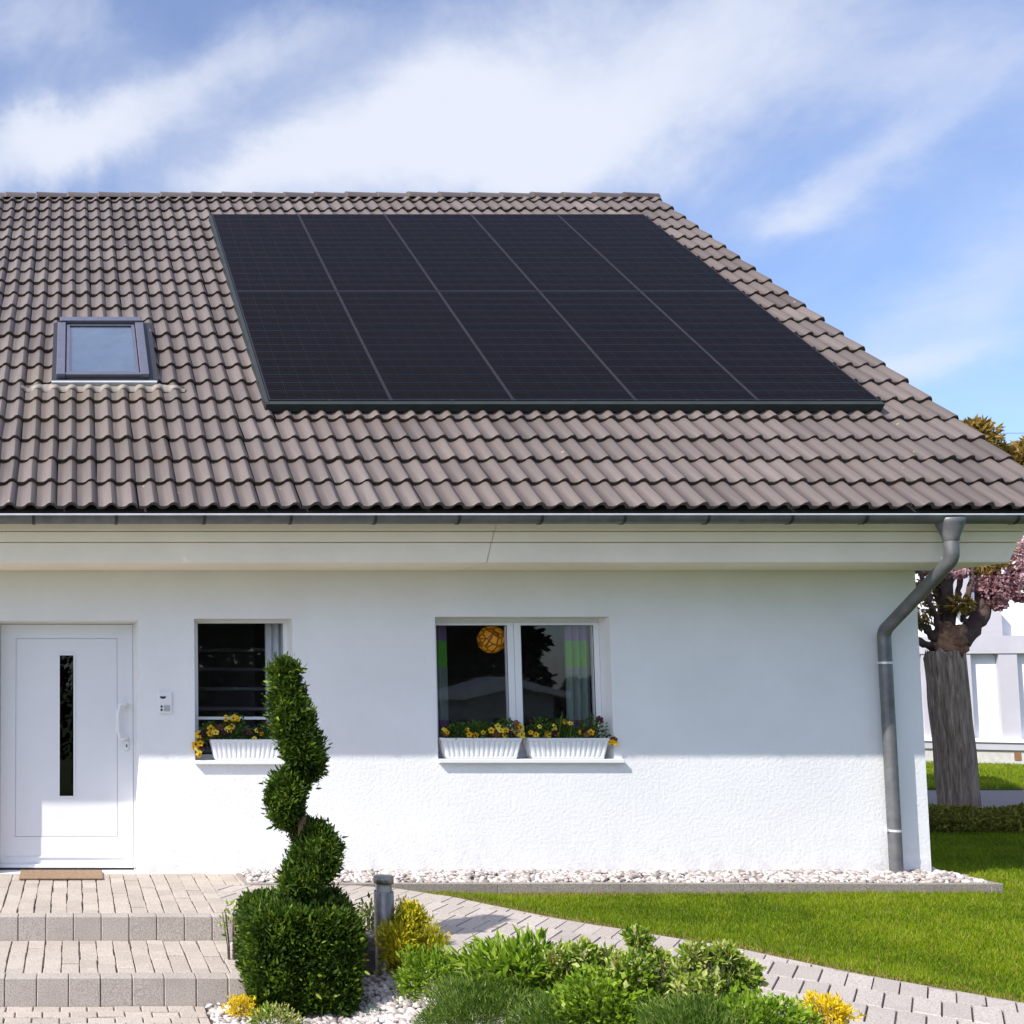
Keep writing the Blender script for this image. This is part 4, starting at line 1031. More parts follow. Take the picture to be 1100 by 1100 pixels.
mb = MB(); mb.add(V, [(i*nn_+j, (i+1)*nn_+j, (i+1)*nn_+j+1, i*nn_+j+1) for i in range(len(gx_)-1) for j in range(nn_-1) if cin[i, j]], True); structure(mb.build('lawn_slope', M['lawnbase'], None))
BLADE = ([(-.5,0,0), (.5,0,0), (-.32,.55,.06), (.32,.55,.06), (0,1,.22)], [(0,1,3,2), (2,3,4)])
def grass(name, poly, n, h, wdt, z, xr, yr, label, dry=False, dens=None):
    X_ = xr[0]+(xr[1]-xr[0])*rng.random(n); Y_ = yr[0]+(yr[1]-yr[0])*rng.random(n)
    ok = inside([np.array(p_) for p_ in poly], X_, Y_)
    if dens is not None: ok &= rng.random(n) < dens(X_, Y_)
    X_, Y_ = X_[ok], Y_[ok]; n = len(X_); P = np.stack([X_, Y_, lawnz(X_, Y_) if dry else np.full(n, z)], 1)
    q_ = vnoise(P, 1.3, 2)*.45+vnoise(P, 3.1, 3)*.4+vnoise(P, 9., 5)*.35
    ax = np.stack([rng.normal(size=n)*.42, rng.normal(size=n)*.42, np.ones(n)], 1)
    hh = h*(.55+.8*rng.random(n))*(1+.25*q_)
    yaw = rng.normal(size=(n, 3)); yaw[:, 2] = 0
    rn = np.clip(.40+.20*rng.normal(size=n)+.42*q_, 0, .93)
    rn = np.where(rng.random(n) < .035, .97, rn)
    if dry is not None:
        dk = np.clip(1-(Y_*0+dry(X_, Y_))/.20, 0, 1); hh = hh*(1-.45*dk); patch = np.clip(vnoise(P, 1.5, 8)-.45, 0, 1)*.8; rn = np.where(rng.random(n) < np.clip(dk**1.3*.85+patch, 0, .9), .93+.07*rng.random(n), rn)
    o = mass(name, M['grass'], *BLADE, P, frames(ax, yaw), np.stack([np.full(n, wdt)*(.7+.6*rng.random(n)), hh, hh], 1), rn); o['kind'] = 'stuff'; o['label'] = label; return o
def dist_edge(X_, Y_): return np.minimum(dist_path(X_, Y_)-.02, np.abs(Y_-YK)*np.clip(.45+(X_-2.6)*.2, .45, 1.3)+.04+np.clip((X_-4)*.04, 0, .10))
grass('grass', lawnpoly, 300000, .040, .0055, LZ, (2.2, 8.6), (5.2, 8.8), 'short bright green mown grass between the path and the house', dist_edge)
grass('grass', [(XR+.25, 8.3), (13.5, 8.3), (13.5, 12.1), (XR+.25, 12.1)], 130000, .045, .007, LZ, (XR+.3, 13.5), (8.3, 12.1), 'mown grass beside the gable in the shade of the house', None, lambda X_, Y_: ((X_ > KX1+.02) | (Y_ > YW+2.6)).astype(float))
# bare dry rim between kerb and lawn
n = 5000; X_ = edge[0][0]+.3+4.8*rng.random(n); Y_ = YK-.004-.09*rng.random(n)**1.5*np.clip((7-X_)/3, .3, 1)
P = np.stack([X_, Y_, np.full(n, LZ)], 1); ax = np.stack([rng.normal(size=n)*.7, rng.normal(size=n)*.7-.3, np.ones(n)], 1); hh = .035*(.4+rng.random(n))
o = mass('dry_grass', M['drygrass'], *BLADE, P, frames(ax), np.stack([np.full(n, .005), hh, hh], 1)); o['kind'] = 'stuff'; o['label'] = 'dry yellowed grass along the kerb'

# ---------------------------------------------------------------- topiary
YC = 6.62
def surf_leaves(name, P, Nrm, n, mat, size, parent, seed=0, width=.42, up=.6, shape=SPRAY):
    P = P+Nrm*(.018*rng.normal(size=(n, 1))-.012)+.012*rng.normal(size=(n, 3))
    P += Nrm*(.014*vnoise(P, 22., seed)[:, None])
    ax = Nrm*.8+up*np.array([0,0,1])+.55*rng.normal(size=(n, 3)); s = size*(.5+.9*rng.random(n)**1.5)
    rn = np.clip(.42+.22*rng.normal(size=n)+.25*vnoise(P, 16., seed+2), 0, 1)
    return mass(name, mat, *shape, P, frames(ax), np.stack([s*width*1.15, s, s], 1), rn, parent)
cb0, cb1 = at(268, 1090, YC-.30), at(397, 1090, YC-.30)
cxm = (cb0[0]+cb1[0])/2; hw = (cb1[0]-cb0[0])/2-.045; ztp = float(at(320, 983, YC-.33)[2]); zbt = -.34
top_ = empty('spiral_topiary', (cxm, YC, zbt), 'clipped conifer topiary with spiral top on a square hedge block', 'topiary')
hd = hw
def rbox_pts(n):
    Q = rng.random((n, 3))*2-1; k = rng.integers(0, 5, n)
    for a_, (ax_, sg) in enumerate([(0,1), (0,-1), (1,1), (1,-1), (2,1)]):
        m_ = k == a_; Q[m_, ax_] = sg
    sgn = np.sign(Q); aq = np.abs(Q); p = 7.
    nr = (aq**p).sum(1)**(1/p); Qs = Q/nr[:, None]*1.0
    Nn_ = sgn*np.abs(Qs)**(p-1); Nn_ /= np.linalg.norm(Nn_, axis=1, keepdims=True)
    return Qs, Nn_
Q, Nb = rbox_pts(46000)
hz_ = (ztp-zbt)/2; taper = .90+.10*np.clip(Q[:, 2]+1, 0, 1)
Pb = np.stack([cxm+Q[:,0]*hw*taper, YC+Q[:,1]*hd*taper, zbt+hz_+Q[:,2]*hz_], 1)
Pb += Nb*(.028*vnoise(Pb, 5.5, 9)[:, None])
surf_leaves('hedge_block', Pb, Nb, len(Pb), M['thuja'], .042, top_, 1)
Q2, Nb2 = rbox_pts(6000); P2 = np.stack([cxm+Q2[:,0]*hw*.84, YC+Q2[:,1]*hd*.84, zbt+hz_+Q2[:,2]*hz_*.9], 1)
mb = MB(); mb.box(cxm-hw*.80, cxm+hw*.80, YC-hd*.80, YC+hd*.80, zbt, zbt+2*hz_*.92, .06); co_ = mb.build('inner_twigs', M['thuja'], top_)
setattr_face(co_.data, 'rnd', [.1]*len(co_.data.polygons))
# spiral: rope of foliage winding round the stem (px, py, radius px, depth offset)
sp = [(306,724,15,0), (308,744,20,-.02), (311,765,23,-.04), (316,786,24,-.06), (325,803,23,-.06), (330,819,20,0), (320,834,19,.05), (308,848,21,.0), (305,864,21,-.03), (309,878,16,.08), (322,890,13,.20),
      (338,901,22,.04), (343,916,25,-.04), (332,933,27,-.09), (318,945,20,-.04), (326,958,24,.0)]
pts_ = np.array([at(x, y, YC+dz_) for x, y, r_, dz_ in sp]); rad_ = np.array([(r_-3.5)/162. for x, y, r_, dz_ in sp])
n = 42000; tt = rng.random(n)*(len(sp)-1)
def cr(A_, t):
    i = np.clip(t.astype(int), 0, len(A_)-2); f = t-i; f = f[:, None] if A_.ndim == 2 else f
    p0 = A_[np.clip(i-1, 0, len(A_)-1)]; p1 = A_[i]; p2 = A_[i+1]; p3 = A_[np.clip(i+2, 0, len(A_)-1)]
    return .5*((2*p1)+(-p0+p2)*f+(2*p0-5*p1+4*p2-p3)*f**2+(-p0+3*p1-3*p2+p3)*f**3)
C_ = cr(pts_, tt); T_ = cr(pts_, np.clip(tt+.05, 0, len(sp)-1.001))-cr(pts_, np.clip(tt-.05, 0, 99)); T_ /= np.linalg.norm(T_, axis=1, keepdims=True)+1e-9
r0 = cr(rad_, tt); dn = unit(n); dn -= T_*(dn*T_).sum(1, keepdims=True)*.85; dn /= np.linalg.norm(dn, axis=1, keepdims=True)
lay = np.where(rng.random(n) < .75, 1., .6+.35*rng.random(n))
Ps = C_+dn*((r0-.018)*lay*(1+.10*vnoise(C_+dn*.2, 9., 4)))[:, None]
surf_leaves('spiral_crown', Ps, dn, n, M['thuja'], .040, top_, 3)
capn = 2500; dcap = unit(capn); dcap[:, 2] = np.abs(dcap[:, 2]); Pc = pts_[0]+dcap*(rad_[0]+.0)*np.array([1, 1, 1.0])
surf_leaves('spiral_tip', Pc, dcap, capn, M['thuja'], .040, top_, 5)
b0 = at(325, 960, YC+.0); b1 = at(322, 800, YC+.0); mb = MB(); mb.tube([b0-np.array([0,0,.5]), b0, (b0+b1)/2+np.array([.006,0,0]), b1, at(310, 740, YC)], [.032, .03, .026, .02, .01], 10); mb.build('stem', M['wood'], top_)
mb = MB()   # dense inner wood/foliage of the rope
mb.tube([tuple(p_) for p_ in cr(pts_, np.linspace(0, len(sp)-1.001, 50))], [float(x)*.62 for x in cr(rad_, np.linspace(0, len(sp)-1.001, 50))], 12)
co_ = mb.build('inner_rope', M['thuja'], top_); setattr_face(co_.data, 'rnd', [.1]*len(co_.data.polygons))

# ---------------------------------------------------------------- bollard lamp
p0 = gr(414, 1049, -.235); YBl = p0[1]; bxx = p0[0]; r_ = 10.3/(F/ (YBl)) 
zt_ = float(at(414, 941, YBl)[2]); zg = float(at(414, 957, YBl)[2])
bo = empty('bollard_lamp', (bxx, YBl, -.26), 'stainless steel bollard lamp standing in the pebbles beside the topiary', 'lamp')
mb = MB(); mb.lathe([(r_+.004, -.27), (r_+.004, -.24), (r_, -.235), (r_, zg-.006), (r_-.004, zg)], bxx, YBl, 32); mb.build('post', M['steel'], bo)
mb = MB(); mb.lathe([(r_-.012, zg-.01), (r_-.012, zt_-.045)], bxx, YBl, 24); mb.build('diffuser', plain('frosted_lens', (.42,.40,.36), .3), bo)
mb = MB(); mb.lathe([(r_-.002, zt_-.045), (r_+.001, zt_-.045), (r_+.001, zt_-.004), (r_-.004, zt_), (.0001, zt_)], bxx, YBl, 32); mb.build('cap', M['steel'], bo)
for k in range(4):
    w = .6+k*PI/2; mb = MB(); mb.tube([(bxx+(r_-.004)*math.cos(w), YBl+(r_-.004)*math.sin(w), zg-.01), (bxx+(r_-.004)*math.cos(w), YBl+(r_-.004)*math.sin(w), zt_-.04)], .003, 6); mb.build('strut', M['steel'], bo)

# ---------------------------------------------------------------- bed plants
def stems(c, r, n, h, parent, mat='limb'):
    mb = MB()
    for k in range(n):
        a_ = rng.random()*2*PI; rr = rng.random()**.5
        mb.tube([(c[0]+.02*math.cos(a_), c[1]+.02*math.sin(a_), c[2]-h), (c[0]+r[0]*.4*rr*math.cos(a_), c[1]+r[1]*.4*rr*math.sin(a_), c[2]-h*.4), (c[0]+r[0]*.85*rr*math.cos(a_), c[1]+r[1]*.85*rr*math.sin(a_), c[2]+r[2]*.6)], [.006, .004, .002], 5)
    return mb.build('stem', M[mat], parent)
def shrub(name, px0, px1, pyt, pyb, Y, mat, n, size, label, cat='shrub', shape=LEAF, width=.5, up=.35, lump=.18, dr=1., seed=0, rmin=.35, bottom=-.8, group=None, blobs=None):
    a_, b_ = at(px0, pyb, Y), at(px1, pyt, Y); c = np.array([(a_[0]+b_[0])/2, Y, (a_[2]+b_[2])/2]); r = np.array([(b_[0]-a_[0])/2, (b_[0]-a_[0])/2*dr, (b_[2]-a_[2])/2])
    gz = min(c[2]-r[2]*.8, float(bedz(np.array(c[0]), np.array(Y))))
    e_ = empty(name, (c[0], Y, gz), label, cat, group)
    if blobs is None: ellipsoid_leaves('foliage', M[mat], c, r, n, size, e_, shape, width, up, lump, rmin, bottom, seed)
    else:
        # several overlapping sprays of uneven size merged into one crown
        Ps = []; 
        for (fx, fz, fr, w_) in blobs:
            m_ = int(n*w_); d = unit(m_); rad = (.3+.7*rng.random(m_)**.6)*(1+lump*vnoise(d, 3.3, seed+fx*9))
            Ps.append((np.array([c[0]+fx*r[0], Y+rng.normal()*.3*r[1], c[2]+fz*r[2]])+d*rad[:, None]*np.array([r[0]*fr, r[1]*fr, r[2]*fr]), d))
        P = np.concatenate([p_ for p_, d in Ps]); d = np.concatenate([d for p_, d in Ps]); m_ = len(P)
        ax = d*.7+up*np.array([0,0,1])+.6*rng.normal(size=(m_, 3)); s = size*(.6+.8*rng.random(m_))
        mass('foliage', M[mat], *shape, P, frames(ax), np.stack([s*width, s, s], 1), np.clip(.45+.25*rng.normal(size=m_)+.2*vnoise(P, 10., seed), 0, 1), e_)
    stems(c, r, 9, c[2]-gz, e_)
    return e_
shrub('golden_conifer', 402, 476, 970, 1066, 6.8, 'yellowconifer', 11000, .030, 'golden yellow feathery conifer beside the bollard lamp', 'shrub', SPRAY, .45, .9, .45, .9, 1, blobs=[(-.35,.15,.55,.25), (.1,.45,.5,.25), (.45,-.05,.55,.25), (0,-.4,.7,.25), (.15,.75,.25,.05)])
shrub('leafy_shrub', 428, 500, 1022, 1085, 6.35, 'glossy', 2000, .034, 'green leafy shrub below the golden conifer', 'shrub', LEAF, .55, .4, .25, .9, 2)
shrub('heather', 455, 600, 1050, 1170, 5.80, 'mound', 44000, .032, 'dense blue green heather mound at the lower edge, left of two', 'shrub', NEEDLE, .16, .8, .14, .8, 3)
shrub('heather', 560, 725, 1062, 1165, 5.45, 'mound', 44000, .032, 'dense blue green heather mound at the lower edge, right of two', 'shrub', NEEDLE, .16, .8, .14, .8, 4)
shrub('rhododendron', 500, 618, 1014, 1082, 6.0, 'glossy', 1900, .075, 'rhododendron with long glossy leaves in front of the path', 'shrub', LEAF, .32, .3, .4, .8, 5)
shrub('spindle_shrub', 588, 676, 1012, 1090, 5.75, 'varieg', 4200, .034, 'variegated cream and green shrub next to the rhododendron', 'shrub', LEAF, .55, .5, .35, .8, 6, blobs=[(-.55,.35,.4,.2), (-.1,.6,.35,.2), (.45,.3,.45,.25), (0,-.4,.75,.35)])
shrub('spindle_shrub', 645, 750, 1006, 1100, 5.45, 'varieg', 5200, .034, 'tallest variegated shrub with one upright shoot, centre of the bed', 'shrub', LEAF, .55, .6, .35, .8, 7, blobs=[(-.05,.85,.22,.10), (-.5,.3,.38,.2), (.2,.35,.3,.15), (.6,.2,.38,.2), (0,-.4,.8,.35)])
shrub('spindle_shrub', 722, 808, 1013, 1098, 5.2, 'varieg', 3600, .034, 'loose variegated shrub at the right end of the bed', 'shrub', LEAF, .55, .6, .4, .8, 8, blobs=[(-.25,.6,.3,.2), (.3,.7,.25,.15), (.7,.2,.35,.2), (.0,-.3,.7,.45)])
shrub('leafy_shrub', 600, 705, 1048, 1120, 5.35, 'glossy', 2600, .036, 'fresh green small leaved plant before the variegated shrubs', 'shrub', LEAF, .6, .4, .3, .8, 9)
shrub('heather', 690, 830, 1076, 1150, 5.0, 'mound', 30000, .030, 'low green heather in front of the loose variegated shrub', 'shrub', NEEDLE, .16, .8, .2, .8, 10)
shrub('yellow_flower_clump', 243, 276, 1070, 1096, 6.34, 'yellowflower', 1000, .016, 'clump of bright yellow flowers at the foot of the steps', 'flowers', LEAF, .7, .8, .45, .8, 11)
shrub('yellow_flower_clump', 866, 912, 1070, 1108, 4.95, 'yellowflower', 1300, .022, 'clump of bright yellow flowers at the near edge of the path', 'flowers', LEAF, .45, 1.1, .5, .8, 12)
shrub('leafy_shrub', 770, 872, 1072, 1125, 4.95, 'glossy', 2400, .030, 'small green plant left of the yellow flowers by the path', 'shrub', LEAF, .55, .5, .3, .8, 13)
shrub('sprig', 236, 262, 972, 1008, 7.0, 'varieg', 120, .032, 'sparse twiggy sprig between the upper step and the topiary', 'plant', LEAF, .5, .6, .4, .8, 14)
shrub('sprig', 384, 410, 966, 1030, 7.1, 'varieg', 420, .034, 'pale leafy sprig between the topiary and the bollard lamp', 'plant', LEAF, .5, .6, .4, .8, 15)
shrub('blue_plant', 462, 500, 1022, 1052, 6.75, 'blue', 700, .030, 'small blue green plant at the corner of the path', 'plant', LEAF, .45, .6, .3, .8, 16)
shrub('blue_plant', 388, 418, 1082, 1106, 6.3, 'blue', 900, .020, 'tiny blue green cushion plant in the pebbles right of the topiary', 'plant', NEEDLE, .2, .8, .2, .8, 17)
shrub('ground_cover', 268, 322, 1082, 1112, 6.18, 'varieg', 900, .022, 'low yellowish ground cover at the foot of the topiary', 'plant', LEAF, .5, .6, .3, .8, 18)

# ---------------------------------------------------------------- flower boxes and pansies
def flower_box(px0, px1, opn, label, Yc):
    z0_ = opn[2]+.006; a_, b_ = at(px0, 800, Yc-.07), at(px1, 800, Yc-.07); x0_, x1_ = float(a_[0]), float(b_[0]); h = .178; d = .155
    e_ = empty('flower_box', ((x0_+x1_)/2, Yc, z0_), label, 'flower box', 'white fluted flower boxes on the window sills')
    n = 160; ring_ = []
    def outline(sx, sy, wave):
        out = []
        w_, d_2 = (x1_-x0_)/2*sx, d/2*sy; per = 4*(w_+d_2); 
        for k in range(n):
            s_ = k/n*per
            if s_ < 2*w_: x_, y_, nx, ny_ = -w_+s_, -d_2, 0, -1
            elif s_ < 2*w_+2*d_2: x_, y_, nx, ny_ = w_, -d_2+(s_-2*w_), 1, 0
            elif s_ < 4*w_+2*d_2: x_, y_, nx, ny_ = w_-(s_-2*w_-2*d_2), d_2, 0, 1
            else: x_, y_, nx, ny_ = -w_, d_2-(s_-4*w_-2*d_2), -1, 0
            wv_ = wave*max(0, math.cos(s_/per*2*PI*36))**.5*.0045
            out.append(((x0_+x1_)/2+x_-nx*wv_, Yc+y_-ny_*wv_))
        return out
    prof_ = [(.86,.78,0,0), (.88,.80,0,.012), (.895,.83,1,.022), (.975,.95,1,h*.82), (.98,.96,0,h*.86), (1.0,1.0,0,h*.875), (1.0,1.0,0,h), (.965,.92,0,h), (.95,.88,0,h-.03)]
    mb = MB(); vs = []
    for (sx, sy, wv_, zz) in prof_: vs += [(x_, y_, z0_+zz) for x_, y_ in outline(sx, sy, wv_)]
    mb.add(vs, [(r*n+k, r*n+(k+1) % n, (r+1)*n+(k+1) % n, (r+1)*n+k) for r in range(len(prof_)-1) for k in range(n)], False)
    mb.build('planter', M['white'], e_)
    mb = MB(); mb.box(x0_+.02, x1_-.02, Yc-d/2+.012, Yc+d/2-.012, z0_+h-.04, z0_+h-.022); mb.build('soil', M['soil'], e_)
    return x0_, x1_, z0_+h
def pansies(cx, cy, cz, w, h, nf, dark, label, grp, droop=0., long=0, big=0):
    e_ = empty('pansy_plant', (cx, cy, cz-.03), label, 'flowers', grp)
    n = 420; d = unit(n); d[:, 2] = np.abs(d[:, 2]); P = np.array([cx, cy, cz])+d*np.array([w, .07, h*1.15])*(rng.random((n, 1))**.45)
    P[:, 2] -= droop*rng.random(n)*np.clip((P[:, 0]-cx)/w*(-1 if droop > 0 else 1), 0, 1)
    s = .028*(.6+.8*rng.random(n)); mass('foliage', M['pansyleaf'], *LEAF, P, frames(d+.6*rng.normal(size=(n, 3))), np.stack([s*.55, s, s], 1), None, e_)
    if long:
        n = 90; P = np.array([cx, cy, cz])+rng.normal(size=(n, 3))*np.array([w*.35, .03, .01]); ax = np.stack([rng.normal(size=n)*.35, rng.normal(size=n)*.25, np.ones(n)], 1); s = (h+.05)*(.5+.7*rng.random(n))
        mass('blades', M['pansyleaf'], *BLADE, P, frames(ax), np.stack([np.full(n, .010), s, s], 1), None, e_)
    n1 = int(round(nf*(1-dark)))
    for k in range(nf):
        f = np.array([cx+(rng.random()*2-1)*w*.95, cy-.045-.03*rng.random(), cz+h*(.05+.95*rng.random())])
        if droop and rng.random() < .4: f[2] = cz-.01-abs(droop)*rng.random(); f[0] = cx-w*(.6+.6*rng.random())*np.sign(droop)
        nr = np.array([rng.normal()*.35-.1, -1, .25+rng.normal()*.25]); nr /= np.linalg.norm(nr); sx_ = np.cross([0,0,1], nr); sx_ /= np.linalg.norm(sx_); sz_ = np.cross(nr, sx_)
        fs_ = (.024 if not big else .033)*(.75+.5*rng.random()); mb = MB(); r_1 = rng.random()
        vs = [f-nr*.002]; fc = []; mi_ = []
        for q_ in range(5):
            for da, rr_ in ((-.6, .30), (-.55, .80), (-.2, 1.0), (.2, 1.0), (.55, .80)):
                w_ = PI/2+q_*2*PI/5+da; vs.append(f+(sx_*math.cos(w_)+sz_*math.sin(w_))*fs_*rr_+nr*.004*rng.normal())
        for q_ in range(5):
            o_ = 1+q_*5; nx_ = 1+((q_+1) % 5)*5; fc.append((0, o_, nx_)); mi_.append(1); fc.append((o_, o_+1, o_+2, o_+3, o_+4, nx_)); mi_.append(0)
        mb.add(vs, fc); mb.mi = mi_
        fl_ = mb.build('flower', [M['pansyyellow'] if k < n1 else M['pansydark'], M['pansydark']], e_); setattr_face(fl_.data, 'rnd', [r_1]*len(fc))
Yb1 = YW+.035
a1 = flower_box(226, 308, op_w1, 'white fluted flower box in the small window behind the topiary', Yb1)
a2 = flower_box(475, 561, op_w2, 'left white fluted flower box in the twin window', Yb1)
a3 = flower_box(567.5, 655, op_w2, 'right white fluted flower box in the twin window', Yb1)
GP = 'pansies planted in the window boxes'
pansies(a1[0]+.0, Yb1, a1[2], .11, .14, 16, .45, 'yellow and dark pansies trailing over the left end of the small window box', GP, .13, big=1)
pansies(a1[0]+.23, Yb1, a1[2], .13, .20, 13, .25, 'yellow pansies with the tallest stems in the small window box', GP)
pansies(a1[0]+.50, Yb1, a1[2], .14, .13, 10, .25, 'yellow pansies near the topiary end of the small window box', GP)
pansies(a2[0]+.16, Yb1, a2[2], .15, .11, 7, .1, 'pale yellow pansies at the left end of the left twin window box', GP)
pansies(a2[0]+.33, Yb1, a2[2], .12, .12, 3, .1, 'tuft of long green blades with few flowers in the left twin window box', GP, 0, 1)
pansies(a2[0]+.58, Yb1, a2[2], .14, .14, 15, .5, 'brown and yellow pansies at the right end of the left twin window box', GP, big=1)
pansies(a3[0]+.14, Yb1, a3[2], .14, .15, 14, .35, 'yellow pansies at the left end of the right twin window box', GP)
pansies(a3[0]+.34, Yb1, a3[2], .12, .14, 5, .2, 'leafy tuft with few pansies in the middle of the right twin window box', GP, 0, 1)
pansies(a3[0]+.58, Yb1, a3[2], .14, .17, 15, .65, 'dark brown pansies spilling over the right end of the right twin window box', GP, -.03, big=1)

# ---------------------------------------------------------------- right background
# low hedge, road, verge, white garages, cherry tree
zr = LZ
def gz_(px, py): return gr(px, py, zr)
yh0 = 14.25
o = empty('low_hedge', (11.5, 12.1, LZ-.05), 'low clipped olive green hedge between the lawn and the road', 'hedge')
n = 34000; X_ = 7.8+10*rng.random(n); Y_ = 11.80+.55*rng.random(n); lumpz = .27+.04*vnoise(np.stack([X_, Y_, Y_*0], 1), 3.); Zz = LZ+lumpz*np.sin(PI*(Y_-11.75)/.65)**.4*rng.random(n)**.65
ax = np.stack([rng.normal(size=n), rng.normal(size=n)-.5, rng.normal(size=n)+1.2], 1); s = .05*(.6+.7*rng.random(n))
mass('foliage', M['hedge'], *LEAF, np.stack([X_, Y_, Zz], 1), frames(ax), np.stack([s*.55, s, s], 1), None, o)
sheet('road', M['asphalt'], [(XR+.25, 12.5), (80, 12.5), (80, 16.4), (XR+.25, 16.4)], -.072, .05)
sheet('verge', M['lawnbase'], [(XR+.25, 16.4), (80, 16.4), (80, 60), (XR+.25, 60)], -.05, .12)
grass('grass', [(9, 16.4), (24, 16.4), (24, 22), (9, 22)], 90000, .07, .014, -.05, (12, 22), (16.4, 22), 'rough bright grass verge beyond the road', None)
# white neighbouring building with grey pilasters, its front turned a little
NB = at(1030, 806, 20.9); NB = np.array([NB[0], 20.9]); na = R_(-24)
def nb(u, w, z): return (NB[0]+u*math.cos(na)-w*math.sin(na)*-1*-1, NB[1]+u*math.sin(na)+w*math.cos(na), z)
nh = empty('neighbour_building', (NB[0], NB[1], -.05), 'white building with pale grey pilasters across the road', 'building')
def nbox(mb, u0, u1, w0, w1, z0, z1):
    s0 = len(mb.v); mb.box(u0, u1, w0, w1, z0, z1)
    for i in range(s0, len(mb.v)): p_ = mb.v[i]; mb.v[i] = (NB[0]+p_[0]*math.cos(na)-p_[1]*math.sin(na), NB[1]+p_[0]*math.sin(na)+p_[1]*math.cos(na), p_[2])
def nbu(px):
    d = ray(px, 727); nv = np.array([-math.sin(na), math.cos(na)]); t = (NB@nv)/(d[:2]@nv); p_ = d[:2]*t-NB; return float(p_@np.array([math.cos(na), math.sin(na)]))
def nbz(px, py):
    d = ray(px, py); nv = np.array([-math.sin(na), math.cos(na)]); t = (NB@nv)/(d[:2]@nv); return float(EYE+d[2]*t)
U0, U1 = nbu(900), nbu(1500)
zpl, zl0, zl1, zd, zb2_ = nbz(1060, 805), nbz(1060, 797), nbz(1060, 793), nbz(1060, 702), nbz(1060, 683)
mb = MB(); nbox(mb, U0, U1, .25, 8, -.05, 5.3); mb.build('wall', M['nwhite'], nh)
mb = MB(); nbox(mb, U0, U1, -.06, .25, -.06, zpl); mb.build('plinth', M['plinth'], nh)
mb = MB(); nbox(mb, U0, U1, -.10, .25, zpl, zl0); mb.build('base_course', M['ngrey'], nh)
mb = MB(); nbox(mb, U0, U1, -.13, .25, zl0, zl1); mb.build('ledge', M['nwhite'], nh)
mb = MB(); nbox(mb, U0, U1, -.05, .25, zd, zb2_); mb.build('band', M['ngrey'], nh)
ps_ = (942, 990, 1032, 1073, 1122, 1172, 1226, 1284)
for k, p_ in enumerate(ps_):
    ua_, ub_ = nbu(p_), nbu(p_+(11 if p_ == 1032 else 20)); mb = MB(); nbox(mb, ua_, ub_, -.03, .25, zl1, zd); mb.build('pilaster', M['ngrey'], nh)
    if k < len(ps_)-1: mb = MB(); nbox(mb, ub_, nbu(ps_[k+1]), .12, .25, zl1, zd-.012); mb.build('garage_door', M['nwhite'], nh)
for pa_, pb_, za_, zc_ in ((1044, 1079, zb2_, nbz(1060, 652)), (1028, 1046, nbz(1060, 652), 5.2), (1150, 1200, zb2_, 5.2)):
    mb = MB(); nbox(mb, nbu(pa_), nbu(pb_), -.04, .25, za_, zc_); mb.build('bay', M['ngrey'], nh)
mb = MB(); nbox(mb, U0-.3, U1+.3, -.4, 8.4, 5.3, 5.5); mb.build('roof', M['ngrey'], nh)
mb = MB(); nbox(mb, nbu(1083), nbu(1090), -.075, -.055, nbz(1086, 816), nbz(1086, 808)); mb.build('vent', plain('rusty_vent', (.24,.12,.05), .8), nh)

# cherry tree
ct = at(1027, 880, 12.75); YTr = 12.75; ct = np.array([ct[0], YTr, LZ-.03])
cherry = empty('cherry_tree', tuple(ct), 'flowering cherry with thick grey trunk and pink blossom beyond the gable', 'tree')
T = lambda px, py, dy=0.: at(px, py, YTr+dy)
def trunk():
    mb = MB(); n = 56; rows = 40; vs = []
    zt__ = T(1022, 702)[2]
    for r in range(rows+1):
        t = r/rows; z = ct[2]+(zt__-ct[2])*t
        cxx = T(1028-8*t+3*math.sin(t*3)*.3, 800)[0]; R0_ = (.196-.004*t)
        for k in range(n):
            w = 2*PI*k/n
            rr = R0_*(1+.045*math.sin(w*11+2.2*math.sin(z*1.7))+.03*math.sin(w*23+1.5*math.sin(z*3+w))+.02*math.sin(w*37+z*5)+.05*math.sin(w*3+z*1.1))
            vs.append((cxx+rr*math.cos(w), YTr+rr*math.sin(w), z+(.05*math.sin(w*7)+.03*math.sin(w*17) if r == rows else 0)))
    mb.add(vs, [(r*n+k, r*n+(k+1) % n, (r+1)*n+(k+1) % n, (r+1)*n+k) for r in range(rows) for k in range(n)], True)
    mb.add(vs[-n:], [tuple(range(n))]); return mb.build('trunk', M['bark'], cherry)
trunk()
# knotted head of the pollard
import bmesh
bm = bmesh.new(); bmesh.ops.create_icosphere(bm, subdivisions=5, radius=1); V = np.array([v.co[:] for v in bm.verts]); Fq = [tuple(v.index for v in f.verts) for f in bm.faces]; bm.free()
kc = T(1019, 690); rr_ = 1+.20*vnoise(V, 2.4, 3)+.13*vnoise(V, 6., 1)+.06*vnoise(V, 14., 2)
mb = MB(); mb.add(kc+V*rr_[:, None]*np.array([.175, .19, .26]), Fq, True); kn = mb.build('graft_knot', M['knot'], cherry)
def limb(pp_, r0, r1):
    P_ = smoothpts([T(x, y, dy) for x, y, dy in pp_], 2); N_ = len(P_); mb = MB()
    P_ = [p_+rng.normal(size=3)*.012 for p_ in P_]
    mb.tube([tuple(p_) for p_ in P_], [(r0+(r1-r0)*i/(N_-1))*(1+.10*math.sin(i*2.1)) for i in range(N_)], 10); mb.build('limb', M['limb'], cherry)
limb([(1022,700,0), (1020,660,-.05), (1017,625,-.1), (1015,600,-.1), (1012,560,0)], .075, .045)
limb([(1030,690,-.05), (1050,668,-.1), (1058,650,-.1), (1075,625,-.1), (1105,608,-.2), (1150,580,-.2)], .115, .035)
